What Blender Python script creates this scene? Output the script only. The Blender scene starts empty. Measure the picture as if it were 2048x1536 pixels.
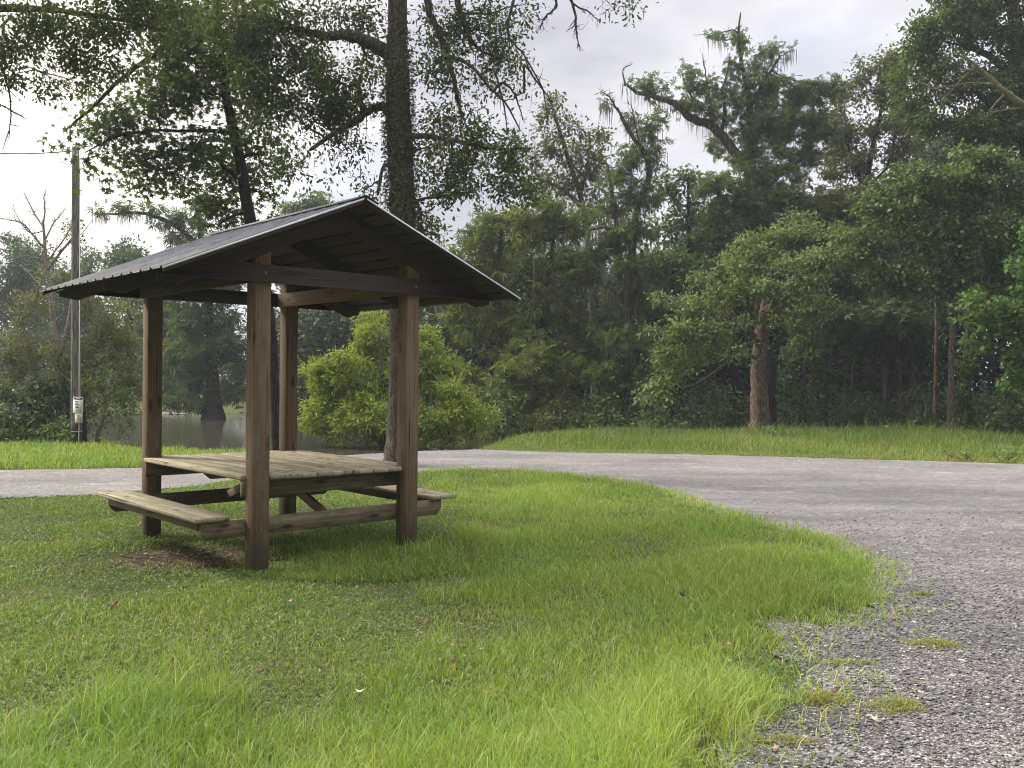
import bpy, bmesh, math, random
import numpy as np
from mathutils import Vector, Matrix

rng = np.random.default_rng(11)
random.seed(11)
S = bpy.context.scene
COL = S.collection
R = math.radians

# ------------------------------------------------------------------ camera
FPX, HC, PITCH, ROLL = 1870.2, 1.5662, -0.0065, 0.0105      # focal length in pixels of a 2048 wide frame
cam_d = bpy.data.cameras.new('camera'); cam = bpy.data.objects.new('camera', cam_d); COL.objects.link(cam)
cam_d.sensor_fit = 'HORIZONTAL'; cam_d.sensor_width = 36.0; cam_d.lens = 36.0 * FPX / 2048.0
cam_d.clip_end = 3000; cam_d.clip_start = .05
_cp, _sp, _cr, _sr = math.cos(PITCH), math.sin(PITCH), math.cos(ROLL), math.sin(ROLL)
FWD = np.array([0, _cp, _sp]); UP0 = np.array([0, -_sp, _cp]); X0 = np.array([1., 0, 0])
RT = _cr * X0 + _sr * UP0; UPV = -_sr * X0 + _cr * UP0
cam.matrix_world = Matrix(((RT[0], UPV[0], -FWD[0], 0), (RT[1], UPV[1], -FWD[1], 0), (RT[2], UPV[2], -FWD[2], HC), (0, 0, 0, 1)))
S.camera = cam
CAM = np.array([0, 0, HC])

def at(x, y, d):
    """surveyed point: direction through photo pixel, real forward distance d in metres"""
    return CAM + (FWD + RT * (x - 1024) / FPX + UPV * (768 - y) / FPX) * d
def gnd(x, y, z=0.0):
    v = FWD + RT * (x - 1024) / FPX + UPV * (768 - y) / FPX
    return CAM + v * ((z - HC) / v[2])
def to_px(P):
    q = P - CAM; d = q @ FWD
    return np.stack([1024 + FPX * (q @ RT) / d, 768 - FPX * (q @ UPV) / d], -1)

# ------------------------------------------------------------------ mesh helpers
class MB:
    def __init__(s): s.V = []; s.F = []; s.T = []; s.n = 0; s.G = []
    def add(s, V, faces, tint=None, gco=None):
        V = np.asarray(V, float).reshape(-1, 3)
        for f in faces:
            f = np.asarray(f, np.int64)
            if f.size: s.F.append(f + s.n)
        s.V.append(V); s.n += len(V)
        s.T.append(np.full(len(V), .5) if tint is None else np.asarray(tint, float))
        s.G.append(np.zeros((len(V), 3)) if gco is None else np.asarray(gco, float))
    def build(s, name, mat, parent=None, local=False, smooth=False, gco=False):
        V = np.concatenate(s.V)
        if parent is not None and not local: V = V - np.array(parent.location)
        m = bpy.data.meshes.new(name)
        m.vertices.add(len(V)); m.vertices.foreach_set('co', V.astype(np.float32).ravel())
        li = np.concatenate([f.ravel() for f in s.F]); cnt = np.concatenate([np.full(len(f), f.shape[1]) for f in s.F])
        m.loops.add(len(li)); m.loops.foreach_set('vertex_index', li.astype(np.int32))
        st = np.concatenate([[0], np.cumsum(cnt)[:-1]])
        m.polygons.add(len(cnt)); m.polygons.foreach_set('loop_start', st.astype(np.int32))
        if smooth: m.polygons.foreach_set('use_smooth', np.ones(len(cnt), bool))
        a = m.attributes.new('tint', 'FLOAT', 'POINT'); a.data.foreach_set('value', np.concatenate(s.T).astype(np.float32))
        if gco:
            a = m.attributes.new('gco', 'FLOAT_VECTOR', 'POINT'); a.data.foreach_set('vector', np.concatenate(s.G).astype(np.float32).ravel())
        m.update(calc_edges=True)
        m.materials.append(mat)
        o = bpy.data.objects.new(name, m); COL.objects.link(o)
        if parent is not None: o.parent = parent
        return o

def tag(o, label=None, cat=None, group=None, kind=None):
    if label: o['label'] = label
    if cat: o['category'] = cat
    if group: o['group'] = group
    if kind: o['kind'] = kind
    return o
def empty(name, loc, rz=0, label=None, cat=None, group=None):
    o = bpy.data.objects.new(name, None); COL.objects.link(o)
    o.location = [float(c) for c in loc]; o.rotation_euler = (0, 0, rz); o.empty_display_size = .2
    return tag(o, label, cat, group)

def norm(v): return v / np.maximum(np.linalg.norm(v, axis=-1, keepdims=True), 1e-9)

def tubes(mb, P, Rr, sides=5, tint=None):
    """P (B,K,3) polylines with radii (B,K)"""
    P = np.asarray(P, float); Rr = np.asarray(Rr, float)
    if P.ndim == 2: P = P[None]; Rr = Rr[None]
    B, K, _ = P.shape
    T = norm(np.gradient(P, axis=1))
    ref = np.where(np.abs(T[..., 2:3]) > .9, np.array([1., 0, 0]), np.array([0, 0, 1.]))
    ref = np.broadcast_to(ref[:, :1] * 0 + np.where(np.abs(T[:, :1, 2:3]) > .7, np.array([1., .2, 0]), np.array([.1, .2, 1.])), T.shape)
    n1 = norm(np.cross(T, ref)); n2 = np.cross(T, n1)
    a = np.arange(sides) * 2 * math.pi / sides
    ring = P[:, :, None] + Rr[:, :, None, None] * (np.cos(a)[:, None] * n1[:, :, None] + np.sin(a)[:, None] * n2[:, :, None])
    V = ring.reshape(-1, 3)
    b, k, s = np.meshgrid(np.arange(B), np.arange(K - 1), np.arange(sides), indexing='ij')
    i0 = (b * K + k) * sides + s; i1 = (b * K + k) * sides + (s + 1) % sides
    f = np.stack([i0, i1, i1 + sides, i0 + sides], -1).reshape(-1, 4)
    cap = (np.arange(B)[:, None] * K + K - 1) * sides + np.arange(sides)[None]
    mb.add(V, [f, cap], None if tint is None else np.full(len(V), tint))

def smooth_poly(P, R_, n, jit=0.0):
    """resample a polyline (Catmull-Rom) to n points"""
    P = np.asarray(P, float); R_ = np.asarray(R_, float); k = len(P)
    t = np.linspace(0, k - 1, n); i = np.clip(t.astype(int), 0, k - 2); u = (t - i)[:, None]
    p0 = P[np.maximum(i - 1, 0)]; p1 = P[i]; p2 = P[i + 1]; p3 = P[np.minimum(i + 2, k - 1)]
    Q = .5 * (2 * p1 + (p2 - p0) * u + (2 * p0 - 5 * p1 + 4 * p2 - p3) * u ** 2 + (3 * p1 - p0 - 3 * p2 + p3) * u ** 3)
    if jit: Q[1:-1] += rng.normal(0, jit, (n - 2, 3))
    return Q, np.interp(t, np.arange(k), R_)

# leaf templates: vertices (length, width, lift) and faces
def tpl_diamond(w): return np.array([[0, 0, 0], [.5, w / 2, .07], [1, 0, -.03], [.5, -w / 2, .07]]), [np.array([[0, 3, 2], [0, 2, 1]])]
def tpl_oval(w): return np.array([[0, 0, 0], [.35, w * .36, .05], [.78, w / 2, .03], [1, 0, -.04], [.78, -w / 2, .03], [.35, -w * .36, .05]]), [np.array([[0, 3, 2, 1], [0, 5, 4, 3]])]
def tpl_star():
    V = [[.42, 0, .04]]
    for k in range(5):
        a = R(-120 + 60 * k); V.append([.42 + .58 * math.cos(a), .58 * math.sin(a), -.07])
        if k < 4:
            b = a + R(30); V.append([.42 + .22 * math.cos(b), .22 * math.sin(b), .0])
    V.append([.2, .05, 0]); V.append([.2, -.05, 0])
    V = np.array(V); n = 9
    f = [[0, i, i + 1] for i in range(1, n)] + [[0, n, 10], [0, 10, 11], [0, 11, 1]]
    return V, [np.array(f)]
def tpl_frond():
    V = []; F = []
    for a, l in ((0, 1.), (32, .8), (-32, .8), (60, .5), (-60, .5)):
        c, s_ = math.cos(R(a)), math.sin(R(a)); w = .055; b = len(V)
        for x, y, z in ((0, 0, 0), (.5 * l, w, .02), (l, 0, -.1), (.5 * l, -w, .02)): V.append([x * c - y * s_, x * s_ + y * c, z])
        F += [[b, b + 3, b + 2], [b, b + 2, b + 1]]
    return np.array(V), [np.array(F)]
def tpl_palm():            # compound spray of narrow leaflets
    V = []; F = []
    for a, l in ((0, 1.), (40, .9), (-40, .9), (85, .7), (-85, .7)):
        c, s_ = math.cos(R(a)), math.sin(R(a)); w = .12; b = len(V)
        for x, y, z in ((0, 0, 0), (.55 * l, w, .03), (l, 0, -.12), (.55 * l, -w, .03)): V.append([x * c - y * s_, x * s_ + y * c, z])
        F += [[b, b + 3, b + 2], [b, b + 2, b + 1]]
    return np.array(V), [np.array(F)]
TPL = dict(diamond=(tpl_diamond(.5), .25), wide=(tpl_diamond(.75), .37), narrow=(tpl_diamond(.26), .13), oval=(tpl_oval(.46), .3), star=(tpl_star(), .42), frond=(tpl_frond(), .2), palm=(tpl_palm(), .5))

def put_leaves(mb, C, D, N, size, tpl, tint):
    (TV, TF), _ = TPL[tpl]
    D = norm(D); N = norm(N - (N * D).sum(-1, keepdims=True) * D); W = np.cross(N, D)
    sz = np.broadcast_to(size, (len(C),))[:, None, None]
    V = C[:, None] + sz * (TV[None, :, :1] * D[:, None] + TV[None, :, 1:2] * W[:, None] + TV[None, :, 2:] * N[:, None])
    k = len(TV); off = (np.arange(len(C)) * k)[:, None, None]
    F = [(f[None] + off).reshape(-1, f.shape[1]) for f in TF]
    mb.add(V.reshape(-1, 3), F, np.repeat(tint, k))

def clump_leaves(mb, centers, radii, n_each, size, tpl, flat=.65, up=.7, droop=.25, tint_var=.16):
    M = len(centers)
    if M == 0 or n_each < 1: return
    idx = np.repeat(np.arange(M), n_each); n = len(idx)
    d = norm(rng.normal(0, 1, (n, 3))); r = rng.random(n) ** .6 * np.where(rng.random(n) < .25, rng.uniform(1, 1.9, n), 1)
    C = centers[idx] + d * (r * radii[idx])[:, None] * np.array([1, 1, flat])
    N = d * .45 + np.array([0, 0, up]) + rng.normal(0, .45, (n, 3))
    D = d * .8 + rng.normal(0, .6, (n, 3)); D[:, 2] -= droop
    ct = rng.normal(0, tint_var, M)
    t = np.clip(.5 + ct[idx] + rng.normal(0, .17, n), 0, 1)
    put_leaves(mb, C, D, N, size * rng.uniform(.65, 1.25, n), tpl, t)

def lobe_clumps(c, rad, M):
    d = norm(rng.normal(0, 1, (M, 3))); r = rng.random(M) ** .42
    return c + (d * r[:, None] + rng.normal(0, .12, (M, 3))) * rad

# ------------------------------------------------------------------ materials
def new_mat(name):
    m = bpy.data.materials.new(name); m.use_nodes = True; nt = m.node_tree; nt.nodes.clear()
    out = nt.nodes.new('ShaderNodeOutputMaterial')
    return m, nt, out
def nd(nt, t, **k):
    n = nt.nodes.new(t)
    for a, b in k.items():
        if a.startswith('i_'): n.inputs[a[2:].replace('_', ' ')].default_value = b
        else: setattr(n, a, b)
    return n
def ramp(nt, src, stops, interp='LINEAR'):
    r = nt.nodes.new('ShaderNodeValToRGB'); r.color_ramp.interpolation = interp
    e = r.color_ramp.elements
    while len(e) < len(stops): e.new(.5)
    for el, (p, c) in zip(e, stops):
        el.position = p; el.color = (c[0], c[1], c[2], 1) if not isinstance(c, (int, float)) else (c, c, c, 1)
    nt.links.new(src, r.inputs[0]); return r
def mixc(nt, fac, a, b, mode='MIX'):
    n = nt.nodes.new('ShaderNodeMix'); n.data_type = 'RGBA'; n.blend_type = mode
    for s, v in ((n.inputs[0], fac), (n.inputs[6], a), (n.inputs[7], b)):
        if isinstance(v, (int, float)): s.default_value = v
        elif isinstance(v, (tuple, list)): s.default_value = (v[0], v[1], v[2], 1)
        else: nt.links.new(v, s)
    return n.outputs[2]
def noise(nt, scale, detail=4, rough=.6, vec=None, dim=None):
    n = nd(nt, 'ShaderNodeTexNoise'); n.inputs['Scale'].default_value = scale; n.inputs['Detail'].default_value = detail; n.inputs['Roughness'].default_value = rough
    if vec is not None: nt.links.new(vec, n.inputs['Vector'])
    return n
def mapping(nt, src, sc=(1, 1, 1), loc=(0, 0, 0)):
    n = nd(nt, 'ShaderNodeMapping'); n.inputs['Scale'].default_value = sc; n.inputs['Location'].default_value = loc
    nt.links.new(src, n.inputs['Vector']); return n.outputs[0]
def bump(nt, h, strength, dist=.02):
    b = nd(nt, 'ShaderNodeBump'); b.inputs['Strength'].default_value = strength; b.inputs['Distance'].default_value = dist
    nt.links.new(h, b.inputs['Height']); return b.outputs[0]
def geo_pos(nt): return nd(nt, 'ShaderNodeNewGeometry').outputs['Position']

def foliage(name, c0, c1, trans=.35, rough=.55, spec=.25, tcol=None, straw=None):
    m, nt, out = new_mat(name)
    a = nd(nt, 'ShaderNodeAttribute', attribute_name='tint')
    r = ramp(nt, a.outputs['Fac'], [(0.1, c0), (.9, c1)] if not straw else [(0.08, c0), (.8, c1), (.9, c1), (1, straw)])
    nz = noise(nt, .9, 2, .5, geo_pos(nt))
    hs = nd(nt, 'ShaderNodeHueSaturation')
    mr = nd(nt, 'ShaderNodeMapRange'); mr.inputs[1].default_value = .3; mr.inputs[2].default_value = .7; mr.inputs[3].default_value = .485; mr.inputs[4].default_value = .515
    nt.links.new(nz.outputs[0], mr.inputs[0]); nt.links.new(mr.outputs[0], hs.inputs['Hue']); nt.links.new(r.outputs[0], hs.inputs['Color'])
    p = nd(nt, 'ShaderNodeBsdfPrincipled'); p.inputs['Roughness'].default_value = rough; p.inputs['Specular IOR Level'].default_value = spec
    nt.links.new(hs.outputs[0], p.inputs['Base Color'])
    t = nd(nt, 'ShaderNodeBsdfTranslucent')
    tc = mixc(nt, 1.0, hs.outputs[0], tcol or (1.25, 1.3, .7), 'MULTIPLY'); nt.links.new(tc, t.inputs['Color'])
    mx = nd(nt, 'ShaderNodeMixShader'); mx.inputs[0].default_value = trans
    nt.links.new(p.outputs[0], mx.inputs[1]); nt.links.new(t.outputs[0], mx.inputs[2]); nt.links.new(mx.outputs[0], out.inputs[0])
    return m

def bark(name, c0, c1, sc=9, stretch=.25, bs=.6, patch=None):
    m, nt, out = new_mat(name); pos = geo_pos(nt)
    v = mapping(nt, pos, (sc, sc, sc * stretch)); n1 = noise(nt, 1.6, 7, .65, v)
    vo = nd(nt, 'ShaderNodeTexVoronoi'); vo.feature = 'DISTANCE_TO_EDGE'; vo.inputs['Scale'].default_value = 2.4; nt.links.new(v, vo.inputs['Vector'])
    r = ramp(nt, n1.outputs[0], [(.3, c0), (.72, c1)])
    col = r.outputs[0]
    crack = ramp(nt, vo.outputs['Distance'], [(0.0, .35), (.22, 1.0)])
    col = mixc(nt, 1.0, col, crack.outputs[0], 'MULTIPLY')
    if patch:
        n2 = noise(nt, 1.7, 5, .6, pos); rp = ramp(nt, n2.outputs[0], [(.52, 0), (.66, .75)]); col = mixc(nt, rp.outputs[0], col, patch)
    p = nd(nt, 'ShaderNodeBsdfPrincipled'); p.inputs['Roughness'].default_value = .9; p.inputs['Specular IOR Level'].default_value = .2
    nt.links.new(col, p.inputs['Base Color'])
    h = mixc(nt, .5, n1.outputs[0], vo.outputs['Distance']); nt.links.new(bump(nt, h, bs, .03), p.inputs['Normal'])
    nt.links.new(p.outputs[0], out.inputs[0]); return m

def wood(name, c0, c1, stain=None, stain_amt=.6, grain=1.0):
    m, nt, out = new_mat(name)
    g = nd(nt, 'ShaderNodeAttribute', attribute_name='gco').outputs['Vector']
    v1 = mapping(nt, g, (.8, 15, 15)); n1 = noise(nt, 1.8, 7, .66, v1); n1.inputs['Distortion'].default_value = .6
    v2 = mapping(nt, g, (4, 90, 90)); n2 = noise(nt, 1.0, 3, .5, v2)
    # cathedral grain: distorted rings
    v3 = mapping(nt, g, (.55, 9, 9)); w = nd(nt, 'ShaderNodeTexWave'); w.wave_type = 'RINGS'; w.rings_direction = 'X'
    w.inputs['Scale'].default_value = 2.2; w.inputs['Distortion'].default_value = 5.5; w.inputs['Detail'].default_value = 3; w.inputs['Detail Scale'].default_value = 1.2
    nt.links.new(v3, w.inputs['Vector'])
    f = mixc(nt, .25, n1.outputs[0], w.outputs[0]); f = mixc(nt, .3, f, n2.outputs[0])
    r = ramp(nt, f, [(.25, c0), (.7, c1)]); col = r.outputs[0]
    # per-board tone
    nb = noise(nt, 1.0, 0, .5, mapping(nt, g, (.12, .01, .01))); rb = ramp(nt, nb.outputs[0], [(.3, .75), (.7, 1.2)])
    col = mixc(nt, 1.0, col, rb.outputs[0], 'MULTIPLY')
    # knots
    vk = nd(nt, 'ShaderNodeTexVoronoi'); vk.inputs['Scale'].default_value = 1.0; nt.links.new(mapping(nt, g, (2.6, 9, 9)), vk.inputs['Vector'])
    rk = ramp(nt, vk.outputs['Distance'], [(.09, .85), (.21, 0)]); col = mixc(nt, rk.outputs[0], col, (.02, .013, .009))
    if stain:
        ns = noise(nt, 2.3, 6, .7, mapping(nt, g, (2.2, 5, 5))); rs = ramp(nt, ns.outputs[0], [(.47, 0), (.66, stain_amt)]); col = mixc(nt, rs.outputs[0], col, stain)
    # drying cracks along the grain, mud splash at the foot
    nc = noise(nt, 1.0, 3, .5, mapping(nt, g, (.9, 34, 34), (3, 9, 5))); rc = ramp(nt, nc.outputs[0], [(.30, .85), (.36, 0)]); col = mixc(nt, rc.outputs[0], col, (.018, .013, .010))
    sz = nd(nt, 'ShaderNodeSeparateXYZ'); nt.links.new(geo_pos(nt), sz.inputs[0]); ng = noise(nt, 9, 4, .6, geo_pos(nt)); zz = nd(nt, 'ShaderNodeMath', operation='ADD'); nt.links.new(sz.outputs[2], zz.inputs[0]); zm = nd(nt, 'ShaderNodeMath', operation='MULTIPLY'); zm.inputs[1].default_value = -.35; nt.links.new(ng.outputs[0], zm.inputs[0]); nt.links.new(zm.outputs[0], zz.inputs[1])
    rz = ramp(nt, zz.outputs[0], [(.0, .65), (.12, 0)]); col = mixc(nt, rz.outputs[0], col, (.06, .052, .034))
    p = nd(nt, 'ShaderNodeBsdfPrincipled'); p.inputs['Roughness'].default_value = .8; p.inputs['Specular IOR Level'].default_value = .25
    nt.links.new(col, p.inputs['Base Color']); nt.links.new(bump(nt, f, .35 * grain, .006), p.inputs['Normal'])
    nt.links.new(p.outputs[0], out.inputs[0]); return m

def plain(name, col, rough=.6, metal=0, var=.25, sc=6, bs=0, spec=.4):
    m, nt, out = new_mat(name)
    n = noise(nt, sc, 5, .65, geo_pos(nt))
    r = ramp(nt, n.outputs[0], [(.3, tuple(c * (1 - var) for c in col)), (.7, tuple(c * (1 + var) for c in col))])
    p = nd(nt, 'ShaderNodeBsdfPrincipled'); p.inputs['Roughness'].default_value = rough; p.inputs['Metallic'].default_value = metal; p.inputs['Specular IOR Level'].default_value = spec
    nt.links.new(r.outputs[0], p.inputs['Base Color'])
    if bs: nt.links.new(bump(nt, n.outputs[0], bs, .02), p.inputs['Normal'])
    nt.links.new(p.outputs[0], out.inputs[0]); return m

M = {}
M['oak'] = foliage('oak_leaves', (0.0378, 0.0624, 0.0148), (0.0945, 0.1260, 0.0319), .3)
M['gum'] = foliage('sweetgum_leaves', (0.0302, 0.0595, 0.0110), (0.0907, 0.1296, 0.0230), .32)
M['vine'] = foliage('vine_leaves', (.05, .065, .018), (.11, .12, .03), .3)
M['bush'] = foliage('willow_leaves', (.11, .16, .022), (.27, .32, .05), .4)
M['birch'] = foliage('birch_leaves', (0.0630, 0.0744, 0.0296), (0.1512, 0.1560, 0.0627), .35)
M['bank'] = foliage('bank_leaves', (.05, .085, .026), (.15, .20, .055), .35)
M['far'] = foliage('far_leaves', (0.0378, 0.0648, 0.0296), (0.0945, 0.1380, 0.0570), .3)
M['cyp'] = foliage('cypress_needles', (0.0693, 0.1020, 0.0205), (0.1701, 0.1980, 0.0456), .35)
M['cypdark'] = foliage('dark_cypress_needles', (0.0394, 0.0750, 0.0214), (0.1050, 0.1438, 0.0380), .35)
M['mid'] = foliage('forest_leaves', (0.0437, 0.0780, 0.0222), (0.1160, 0.1690, 0.0469), .32)
M['light'] = foliage('light_forest_leaves', (.064, .100, .032), (.18, .228, .076), .38)
M['dark'] = foliage('deep_forest_leaves', (0.0312, 0.0567, 0.0205), (0.0780, 0.1188, 0.0410), .3)
M['maple'] = foliage('maple_leaves', (0.0353, 0.0792, 0.0137), (0.0945, 0.1680, 0.0296), .38)
M['olive'] = foliage('olive_leaves', (0.0630, 0.0780, 0.0251), (0.1386, 0.1500, 0.0479), .32)
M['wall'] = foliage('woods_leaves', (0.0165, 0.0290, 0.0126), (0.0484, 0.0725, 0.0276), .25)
M['grass'] = foliage('grass_blades', (.098, .162, .022), (.27, .36, .072), .38, .5, .3, (1.2, 1.25, .6), (.42, .36, .17))
M['weeds'] = foliage('weed_leaves', (.048, .080, .022), (.155, .20, .072), .35, straw=(.30, .25, .13))
M['tall'] = foliage('tall_grass', (.055, .098, .02), (.185, .24, .058), .38, straw=(.34, .29, .14))
M['dry'] = foliage('dry_grass', (.14, .16, .035), (.30, .29, .09), .35)
M['litter'] = foliage('dead_leaf_scraps', (.05, .035, .025), (.30, .22, .15), .1)
M['moss'] = foliage('spanish_moss', (.09, .085, .06), (.20, .185, .13), .3, .9, .05, (1, 1, .9))
M['bark_oak'] = bark('oak_bark', (.035, .028, .022), (.13, .105, .08), 9, .22, .9)
M['bark_dark'] = bark('dark_bark', (.012, .010, .009), (.05, .04, .033), 10, .25)
M['bark_red'] = bark('reddish_bark', (.085, .060, .047), (.25, .18, .135), 7, .2, .5)
M['bark_grey'] = bark('grey_bark', (.05, .042, .035), (.17, .145, .12), 9, .3)
M['bark_birch'] = bark('mottled_bark', (.16, .135, .115), (.42, .365, .31), 12, .6, .5, (.09, .07, .058))
M['bark_lichen'] = bark('lichen_bark', (.10, .09, .05), (.30, .27, .14), 12, .5)
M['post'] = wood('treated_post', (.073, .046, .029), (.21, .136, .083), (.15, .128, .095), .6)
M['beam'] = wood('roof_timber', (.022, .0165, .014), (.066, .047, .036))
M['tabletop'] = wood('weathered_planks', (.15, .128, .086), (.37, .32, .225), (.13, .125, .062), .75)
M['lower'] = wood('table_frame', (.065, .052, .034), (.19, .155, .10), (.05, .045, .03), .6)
M['metal'] = plain('roof_metal', (.075, .076, .085), .72, .15, .5, 7, spec=.25)
M['rim_glint'] = plain('painted_rim_glint', (.55, .56, .58), .4, .2, .15, 20)
M['bolt'] = plain('bolt_steel', (.16, .14, .13), .5, .8, .3)
M['pole'] = bark('pole_wood', (.12, .112, .098), (.27, .255, .225), 14, .06, .35)
M['tar'] = plain('dark_pole_foot', (.03, .028, .026), .85, 0, .4, 12)
M['white'] = plain('sign_white', (.80, .80, .80), .45, 0, .06, 9)
M['paper'] = plain('paper', (.55, .53, .43), .8, 0, .15, 14)
M['red'] = plain('sign_red', (.50, .09, .09), .5, 0, .1)
M['ink'] = plain('sign_ink', (.03, .035, .04), .6, 0, .1)
M['greyink'] = plain('faded_ink', (.35, .35, .36), .6, 0, .2)
M['wire'] = plain('wire', (.02, .02, .02), .5)
M['glint_band'] = plain('pale_glint_and_band', (.42, .40, .36), .8, 0, .25, 8, .2)  # pale tone imitating sky glints on water, also used for the pole band
M['ramp'] = plain('pale_concrete', (.42, .40, .36), .9, 0, .2, 5, .3)

# ground -------------------------------------------------------------
def ground_mat():
    m, nt, out = new_mat('soil'); pos = geo_pos(nt)
    n1 = noise(nt, 1.3, 6, .65, pos); n2 = noise(nt, 28, 5, .7, pos)
    g = ramp(nt, n1.outputs[0], [(.35, (.045, .058, .018)), (.65, (.085, .10, .033))])
    c = mixc(nt, ramp(nt, n2.outputs[0], [(.45, 0), (.75, .8)]).outputs[0], g.outputs[0], (.075, .058, .036))
    p = nd(nt, 'ShaderNodeBsdfPrincipled'); p.inputs['Roughness'].default_value = 1; p.inputs['Specular IOR Level'].default_value = .1
    nt.links.new(c, p.inputs['Base Color']); nt.links.new(bump(nt, n2.outputs[0], .8, .04), p.inputs['Normal']); nt.links.new(p.outputs[0], out.inputs[0]); return m
def dirt_mat():
    m, nt, out = new_mat('bare_soil'); pos = geo_pos(nt)
    n1 = noise(nt, 5, 8, .7, pos); n2 = noise(nt, 60, 4, .7, pos)
    c = ramp(nt, n1.outputs[0], [(.32, (.03, .022, .016)), (.5, (.075, .056, .04)), (.66, (.17, .145, .11))])
    p = nd(nt, 'ShaderNodeBsdfPrincipled'); p.inputs['Roughness'].default_value = 1; p.inputs['Specular IOR Level'].default_value = .1
    nt.links.new(c.outputs[0], p.inputs['Base Color']); nt.links.new(bump(nt, mixc(nt, .5, n1.outputs[0], n2.outputs[0]), 1, .05), p.inputs['Normal']); nt.links.new(p.outputs[0], out.inputs[0]); return m
def road_mat():
    m, nt, out = new_mat('worn_chip_seal'); pos = geo_pos(nt)
    v = nd(nt, 'ShaderNodeTexVoronoi'); v.inputs['Scale'].default_value = 80; nt.links.new(pos, v.inputs['Vector']); v.inputs['Randomness'].default_value = 1
    ve = nd(nt, 'ShaderNodeTexVoronoi'); ve.feature = 'DISTANCE_TO_EDGE'; ve.inputs['Scale'].default_value = 80; nt.links.new(pos, ve.inputs['Vector'])
    sep = nd(nt, 'ShaderNodeSeparateColor'); nt.links.new(v.outputs['Color'], sep.inputs[0])
    stone = ramp(nt, sep.outputs[0], [(.0, (.045, .042, .040)), (.45, (.105, .098, .094)), (.8, (.185, .176, .170)), (1, (.31, .298, .285))])
    nb = noise(nt, .55, 6, .62, mapping(nt, pos, (1, 1.6, 1)))
    big = ramp(nt, nb.outputs[0], [(.30, (.62, .61, .62)), (.5, (1.0, .98, .98)), (.72, (1.5, 1.40, 1.36))])
    nb2 = noise(nt, 3.2, 5, .6, pos); big2 = ramp(nt, nb2.outputs[0], [(.3, .78), (.7, 1.22)])
    c = mixc(nt, 1, stone.outputs[0], big.outputs[0], 'MULTIPLY'); c = mixc(nt, 1, c, big2.outputs[0], 'MULTIPLY')
    nw = noise(nt, .9, 4, .55, mapping(nt, pos, (.25, 2.2, 1), (1, 4, 0))); c = mixc(nt, 1, c, ramp(nt, nw.outputs[0], [(.32, .74), (.5, 1.0), (.68, 1.22)]).outputs[0], 'MULTIPLY')
    gap = ramp(nt, ve.outputs['Distance'], [(.0, .22), (.12, 1)]); c = mixc(nt, 1, c, gap.outputs[0], 'MULTIPLY')
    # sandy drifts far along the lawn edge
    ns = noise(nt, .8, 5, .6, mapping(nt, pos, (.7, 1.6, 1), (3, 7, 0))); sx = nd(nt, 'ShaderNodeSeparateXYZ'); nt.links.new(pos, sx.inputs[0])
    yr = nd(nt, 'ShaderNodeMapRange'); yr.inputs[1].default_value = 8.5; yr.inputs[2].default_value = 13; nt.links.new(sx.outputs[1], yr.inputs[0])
    graze_y = nd(nt, 'ShaderNodeMapRange'); graze_y.inputs[1].default_value = 5; graze_y.inputs[2].default_value = 13; graze_y.inputs[4].default_value = .5; nt.links.new(sx.outputs[1], graze_y.inputs[0])
    nd2 = noise(nt, .7, 5, .6, mapping(nt, pos, (.6, 1.4, 1), (9, 2, 0))); graze_pale = nd(nt, 'ShaderNodeMath', operation='MULTIPLY'); nt.links.new(graze_y.outputs[0], graze_pale.inputs[0]); nt.links.new(ramp(nt, nd2.outputs[0], [(.3, .25), (.6, 1.0)]).outputs[0], graze_pale.inputs[1])
    c = mixc(nt, graze_pale.outputs[0], c, (.225, .214, .205))  # far road paled to imitate its brightness at a grazing angle
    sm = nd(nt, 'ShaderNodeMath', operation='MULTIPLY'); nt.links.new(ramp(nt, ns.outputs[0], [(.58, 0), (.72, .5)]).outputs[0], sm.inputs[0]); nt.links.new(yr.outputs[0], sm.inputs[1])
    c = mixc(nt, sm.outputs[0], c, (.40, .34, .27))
    # palm-sized wear, pale and dark chips that lie loose on the road
    nm = noise(nt, 7, 6, .72, mapping(nt, pos, (1, 1.5, 1))); c = mixc(nt, 1, c, ramp(nt, nm.outputs[0], [(.3, .62), (.5, 1.0), (.7, 1.42)]).outputs[0], 'MULTIPLY')
    vs = nd(nt, 'ShaderNodeTexVoronoi'); vs.inputs['Scale'].default_value = 11; nt.links.new(pos, vs.inputs['Vector']); ss = nd(nt, 'ShaderNodeSeparateColor'); nt.links.new(vs.outputs['Color'], ss.inputs[0])
    spot = ramp(nt, vs.outputs['Distance'], [(.12, 1), (.26, 0)]); pick = ramp(nt, ss.outputs[0], [(.70, 0), (.74, 1)], 'CONSTANT'); sp_ = mixc(nt, 1, spot.outputs[0], pick.outputs[0], 'MULTIPLY'); sc_ = ramp(nt, ss.outputs[1], [(0, (.04, .036, .033)), (.45, (.07, .06, .05)), (.5, (.36, .34, .32)), (1, (.45, .42, .38))], 'CONSTANT'); c = mixc(nt, sp_, c, sc_.outputs[0])
    p = nd(nt, 'ShaderNodeBsdfPrincipled'); p.inputs['Roughness'].default_value = .8; p.inputs['Specular IOR Level'].default_value = .3
    nt.links.new(c, p.inputs['Base Color']); h = mixc(nt, .6, ve.outputs['Distance'], sep.outputs[1]); nt.links.new(bump(nt, h, .9, .012), p.inputs['Normal'])
    nt.links.new(p.outputs[0], out.inputs[0]); return m
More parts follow.
